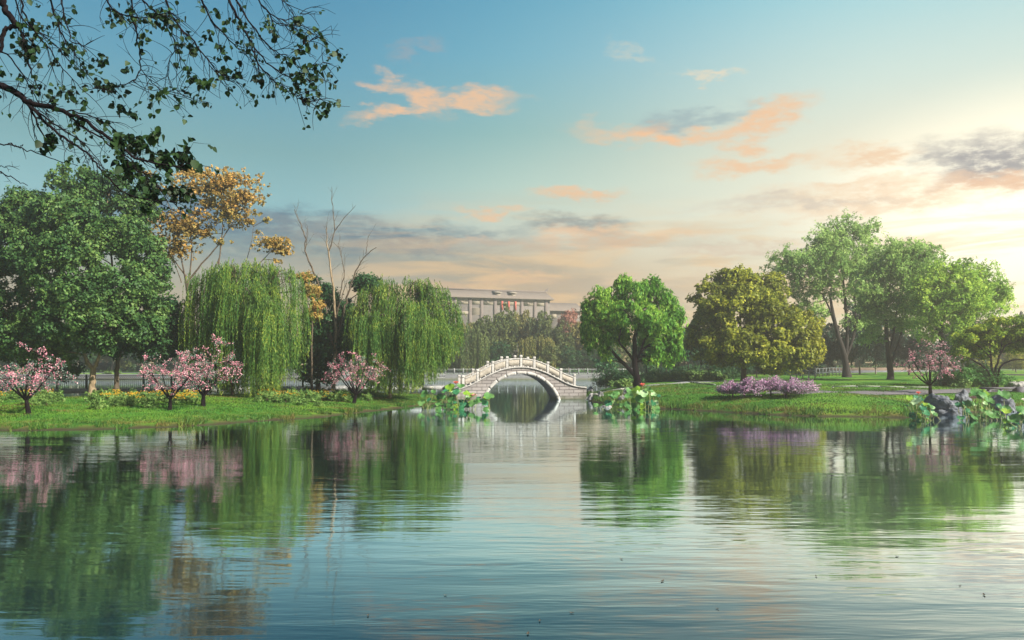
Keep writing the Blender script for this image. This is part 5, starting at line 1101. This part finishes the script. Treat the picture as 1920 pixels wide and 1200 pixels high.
# ------------------------------------------------------------------ overhanging tree in the foreground, top left
def front_tree():
    rng = np.random.default_rng(77); tb = (-8.2, 3.6, g1(-8.2, 3.6)); root = thing('overhanging_tree', 'foreground tree whose thin leafy branches hang in from the top left', 'tree', tb)
    Y = 9.2; tr = MB(); br = MB(); twg = MB(); heads = []
    tr.tube(curve((-8.2, 3.6, tb[2] - .3), (-7.9, 4.4, 5.2), rng, .03, 9), np.linspace(.34, .22, 9), 12)
    hub = np.array((-7.9, 4.4, 5.1)); hub2 = np.array((-6.9, 8.6, 6.3)); hub3 = np.array((-6.3, 8.8, 8.0))
    tr.tube(curve(hub, hub2, rng, .05, 8), np.linspace(.18, .09, 8), 9); tr.tube(curve(hub, hub3, rng, .06, 8, .05), np.linspace(.2, .09, 8), 9)
    upper = curve(hub3, (-1.6, 9.6, 8.7), rng, .02, 14, .02); tr.tube(upper, np.linspace(.09, .03, 14), 8)
    tr.build('trunk', M('bark_black'), root, tb, smooth=True)
    # main boughs: photo pixels, start width, end width, leafiness, depth drift
    B = [([(-90, 150), (-40, 152), (0, 160), (30, 170), (47, 190), (60, 195), (110, 205), (140, 216), (185, 242), (230, 280), (262, 300), (330, 315), (352, 306)], 13, 1.5, 1, 0),
         ([(47, 190), (70, 215), (100, 245), (140, 270), (170, 292), (190, 320), (215, 350), (265, 378), (325, 378)], 5, 1.2, .6, -.4), ([(55, 200), (75, 245), (96, 292)], 4, 1.5, .15, .2), ([(56, 198), (62, 240), (70, 262), (80, 284)], 2.2, 1, .1, .3),
         ([(120, 207), (150, 235), (185, 255), (215, 280), (245, 300), (280, 330), (300, 356), (345, 358)], 3.4, 1.1, 1.2, .5), ([(110, 205), (160, 212), (200, 232), (235, 262), (262, 285)], 2.6, 1, .8, .9), ([(60, 200), (110, 240), (150, 262), (185, 300)], 3, 1, .5, -.7),
         ([(-60, 60), (-20, 20), (3, -30), (5, 10), (12, 25), (30, 45), (33, 48), (10, 52), (3, 75), (2, 98)], 13, 6, .1, 0), ([(12, 22), (42, 58), (48, 95), (55, 130), (75, 170)], 5, 1.5, 1, .2), ([(-30, 90), (15, 100), (45, 140), (70, 190), (100, 232)], 3, 1, .8, .4),
         ([(-80, 262), (-20, 268), (15, 269), (40, 276), (77, 290), (110, 303), (146, 311)], 2.8, 1, 0, .3), ([(15, 269), (30, 272), (36, 277), (43, 271)], 1.8, 1, 0, .3), ([(-50, 300), (-5, 318), (5, 326), (21, 330), (42, 344), (52, 348)], 2.6, 1, 0, 0), ([(-20, 310), (0, 312), (17, 311)], 1.6, 1, 0, 0),
         ([(85, -60), (92, -10), (105, 40), (122, 75), (140, 100), (165, 140)], 4, 1, .9, .5), ([(110, -50), (115, 5), (128, 55), (135, 85), (160, 85)], 3, 1, .8, -.3), ([(45, -60), (40, 0), (50, 40), (85, 85), (120, 130), (150, 165)], 4, 1, 1, .1), ([(20, -50), (30, 30), (75, 60), (110, 90), (135, 125)], 3, 1, .9, .8),
         ([(165, 168), (190, 168), (215, 165), (240, 156), (258, 145), (264, 125), (262, 95), (255, 60), (246, 20), (240, -60)], 1.2, 3, .55, .2), ([(250, -60), (265, 0), (300, 30), (320, 60), (330, 90), (318, 112), (315, 142)], 3, 1, .8, .4),
         ([(190, -60), (200, 0), (215, 25), (265, 35), (300, 30), (318, 22)], 3, 1, 1.1, -.3), ([(300, -60), (310, 5), (330, 45), (365, 80), (385, 105), (402, 130), (428, 152)], 4, 1, .8, .1), ([(360, -70), (380, 10), (398, 40), (425, 70), (450, 92), (480, 112)], 3.6, 1, .8, .5),
         ([(400, -70), (430, 0), (450, 40), (466, 72), (474, 95), (482, 115), (510, 148), (525, 160), (550, 176)], 4.6, 1, .7, -.2), ([(430, -70), (440, 0), (475, 50), (500, 85), (530, 105), (548, 116)], 3.4, 1, .9, .3), ([(470, 80), (500, 118), (530, 142), (556, 150), (575, 148)], 2.6, 1, 1.3, 0),
         ([(470, -70), (478, -10), (500, 20), (530, 40), (556, 30), (575, 26)], 3, 1, .8, .4), ([(500, 20), (520, 48), (545, 44), (560, 62)], 2, .8, .8, .4), ([(505, -60), (520, -10), (540, 10), (548, 22)], 2, .8, .6, 0), ([(545, 100), (570, 85), (590, 70), (600, 66)], 1.6, .7, .6, 0), ([(560, 150), (575, 128), (600, 118), (612, 118)], 1.6, .7, 1.4, 0),
         ([(550, 176), (560, 188), (578, 192), (600, 184)], 1.4, .7, 1.3, 0), ([(265, 130), (280, 150), (300, 172), (330, 168)], 1.4, .7, .8, .2), ([(330, 90), (350, 125), (360, 150), (380, 158)], 1.6, .7, .7, .3), ([(385, 105), (405, 140), (430, 155), (450, 140)], 1.6, .7, .9, .1), ([(230, 290), (250, 310), (262, 330), (290, 345)], 1.6, .8, 1.2, 0)]
    for pl_, w0, w1, lf, dy in B:
        Q, r = px_stem([(a, c, dy * i / len(pl_)) for i, (a, c) in enumerate(pl_)], Y, w0, w1, rng, .008); br.tube(Q, np.maximum(r * 1.15, .004), 6)
        n = len(Q); i = 2
        while i < n:
            p = Q[i]; px = 960 + FPX * p[0] / p[1]; T = unit(Q[min(i + 1, n - 1)] - Q[i - 1])
            if px > -60:
                for rep in range(2 if lf > .3 else (1 if rng.random() < .4 else 0)):
                    d = unit(T + rng.normal(0, .75, 3) + (.15, 0, -.25)); Ln = rng.uniform(.12, .42) * (1 if lf > .3 else .4)
                    cv = curve(p, p + d * Ln, rng, .18, 6, .0); cv[:, 2] -= np.linspace(0, 1, 6) ** 2 * .05; twg.tube(cv, np.linspace(.0045, .0018, 6), 4)
                    for s2 in range(rng.integers(0, 3)):
                        j = rng.integers(2, 6); e = cv[j] + unit(d + rng.normal(0, .8, 3)) * Ln * rng.uniform(.3, .6); c2 = curve(cv[j], e, rng, .15, 4); twg.tube(c2, np.linspace(.0028, .0013, 4), 3)
                        if rng.random() < .42 * lf: heads.append((c2[-1], rng.integers(1, 4)))
                    if rng.random() < .34 * lf: heads.append((cv[-1], rng.integers(2, 5)))
            i += 2
    for px, py, n, sp in [(130, 25, 6, 10), (75, 52, 14, 14), (55, 85, 30, 16), (55, 100, 22, 12), (130, 88, 16, 10), (190, 115, 8, 8), (185, 158, 20, 14), (205, 162, 14, 12), (220, 30, 22, 16), (245, 25, 16, 12), (290, 32, 18, 16), (315, 32, 18, 10), (130, 175, 14, 14), (98, 185, 14, 14), (150, 190, 12, 14),
                          (228, 205, 14, 10), (248, 212, 14, 8), (225, 262, 26, 14), (250, 262, 20, 14), (285, 250, 14, 10), (300, 290, 26, 16), (240, 310, 26, 14), (345, 295, 26, 14), (320, 300, 16, 10), (275, 345, 22, 14), (340, 358, 26, 14), (285, 358, 12, 10), (275, 385, 8, 7), (370, 300, 3, 3),
                          (575, 140, 16, 12), (590, 125, 10, 8), (560, 145, 14, 10), (595, 143, 5, 5), (575, 185, 12, 8), (560, 32, 8, 8), (568, 65, 7, 6), (565, 88, 8, 8), (540, 110, 6, 8), (505, 45, 10, 12), (520, 62, 8, 10), (415, 25, 8, 12), (470, 58, 8, 12), (440, 140, 9, 9), (418, 134, 10, 9),
                          (295, 178, 9, 7), (385, 155, 9, 9), (360, 148, 9, 9), (450, 85, 7, 8), (415, 95, 9, 12), (240, 125, 7, 6), (155, 125, 10, 10), (95, 265, 9, 8), (395, 62, 7, 9), (365, 90, 8, 8)]:
        c = P(px, py, Y + rng.uniform(-.3, .5))
        for k in range(n):
            q = c + rng.normal(0, sp * Y / FPX * .55, 3); heads.append((q, (1 + k % 2) * (1 if py < 225 else -1)))
            if k % 3 == 0: twg.tube(curve(c + rng.normal(0, .03, 3), q, rng, .2, 4), np.linspace(.003, .0015, 4), 3)
    br.build('branches', M('bark_black'), root, tb, smooth=True); twg.build('twigs', M('bark_black'), root, tb)
    lm = MB(); VV = []
    shp = [(0, 0), (.12, .34), (.40, .46), (.72, .26), (1, 0), (.72, -.26), (.40, -.46), (.12, -.34)]
    for p, n in heads:
        for k in range(abs(int(n))):
            c = p + rng.normal(0, .018, 3); L = rng.uniform(.036, .082) * (1 if n > 0 else 1.45); d = unit(rng.normal(0, .6, 3) + (.1, 0, -.8)); nn = unit(rng.normal(0, .8, 3) + (0, -.8, .2)); s = unit(np.cross(d, nn)); nn = np.cross(s, d); cup = rng.uniform(-.3, .3)
            VV.append([c + d * (.12 + a) * L + s * b_ * L * .95 + nn * (abs(b_) * .35 + cup * a * a) * L for a, b_ in shp])
    V = np.array(VV).reshape(-1, 3); N_ = len(VV); i8 = np.arange(N_)[:, None] * 8
    lm.add(V, np.concatenate([i8 + np.array([[0, 1, 2, 3]]), i8 + np.array([[0, 3, 4, 5]]), i8 + np.array([[0, 5, 6, 7]])]))
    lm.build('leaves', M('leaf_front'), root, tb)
front_tree()

# ------------------------------------------------------------------ haze
def haze():
    m, g, b = new_mat('haze_air'); g.n.remove(b)
    v = g.node('ShaderNodeVolumePrincipled'); v.inputs['Color'].default_value = (1, .92, .80, 1); v.inputs['Density'].default_value = HAZE; v.inputs['Anisotropy'].default_value = .65
    g.l.new(v.outputs[0], g.n['Material Output'].inputs['Volume'])
    o = MB().box(-316, -65, -3, 316, 304, 31).build('haze', m); tag(o, 'thin warm haze over the park', 'haze', kind='stuff')
HAZE = .0017
haze()
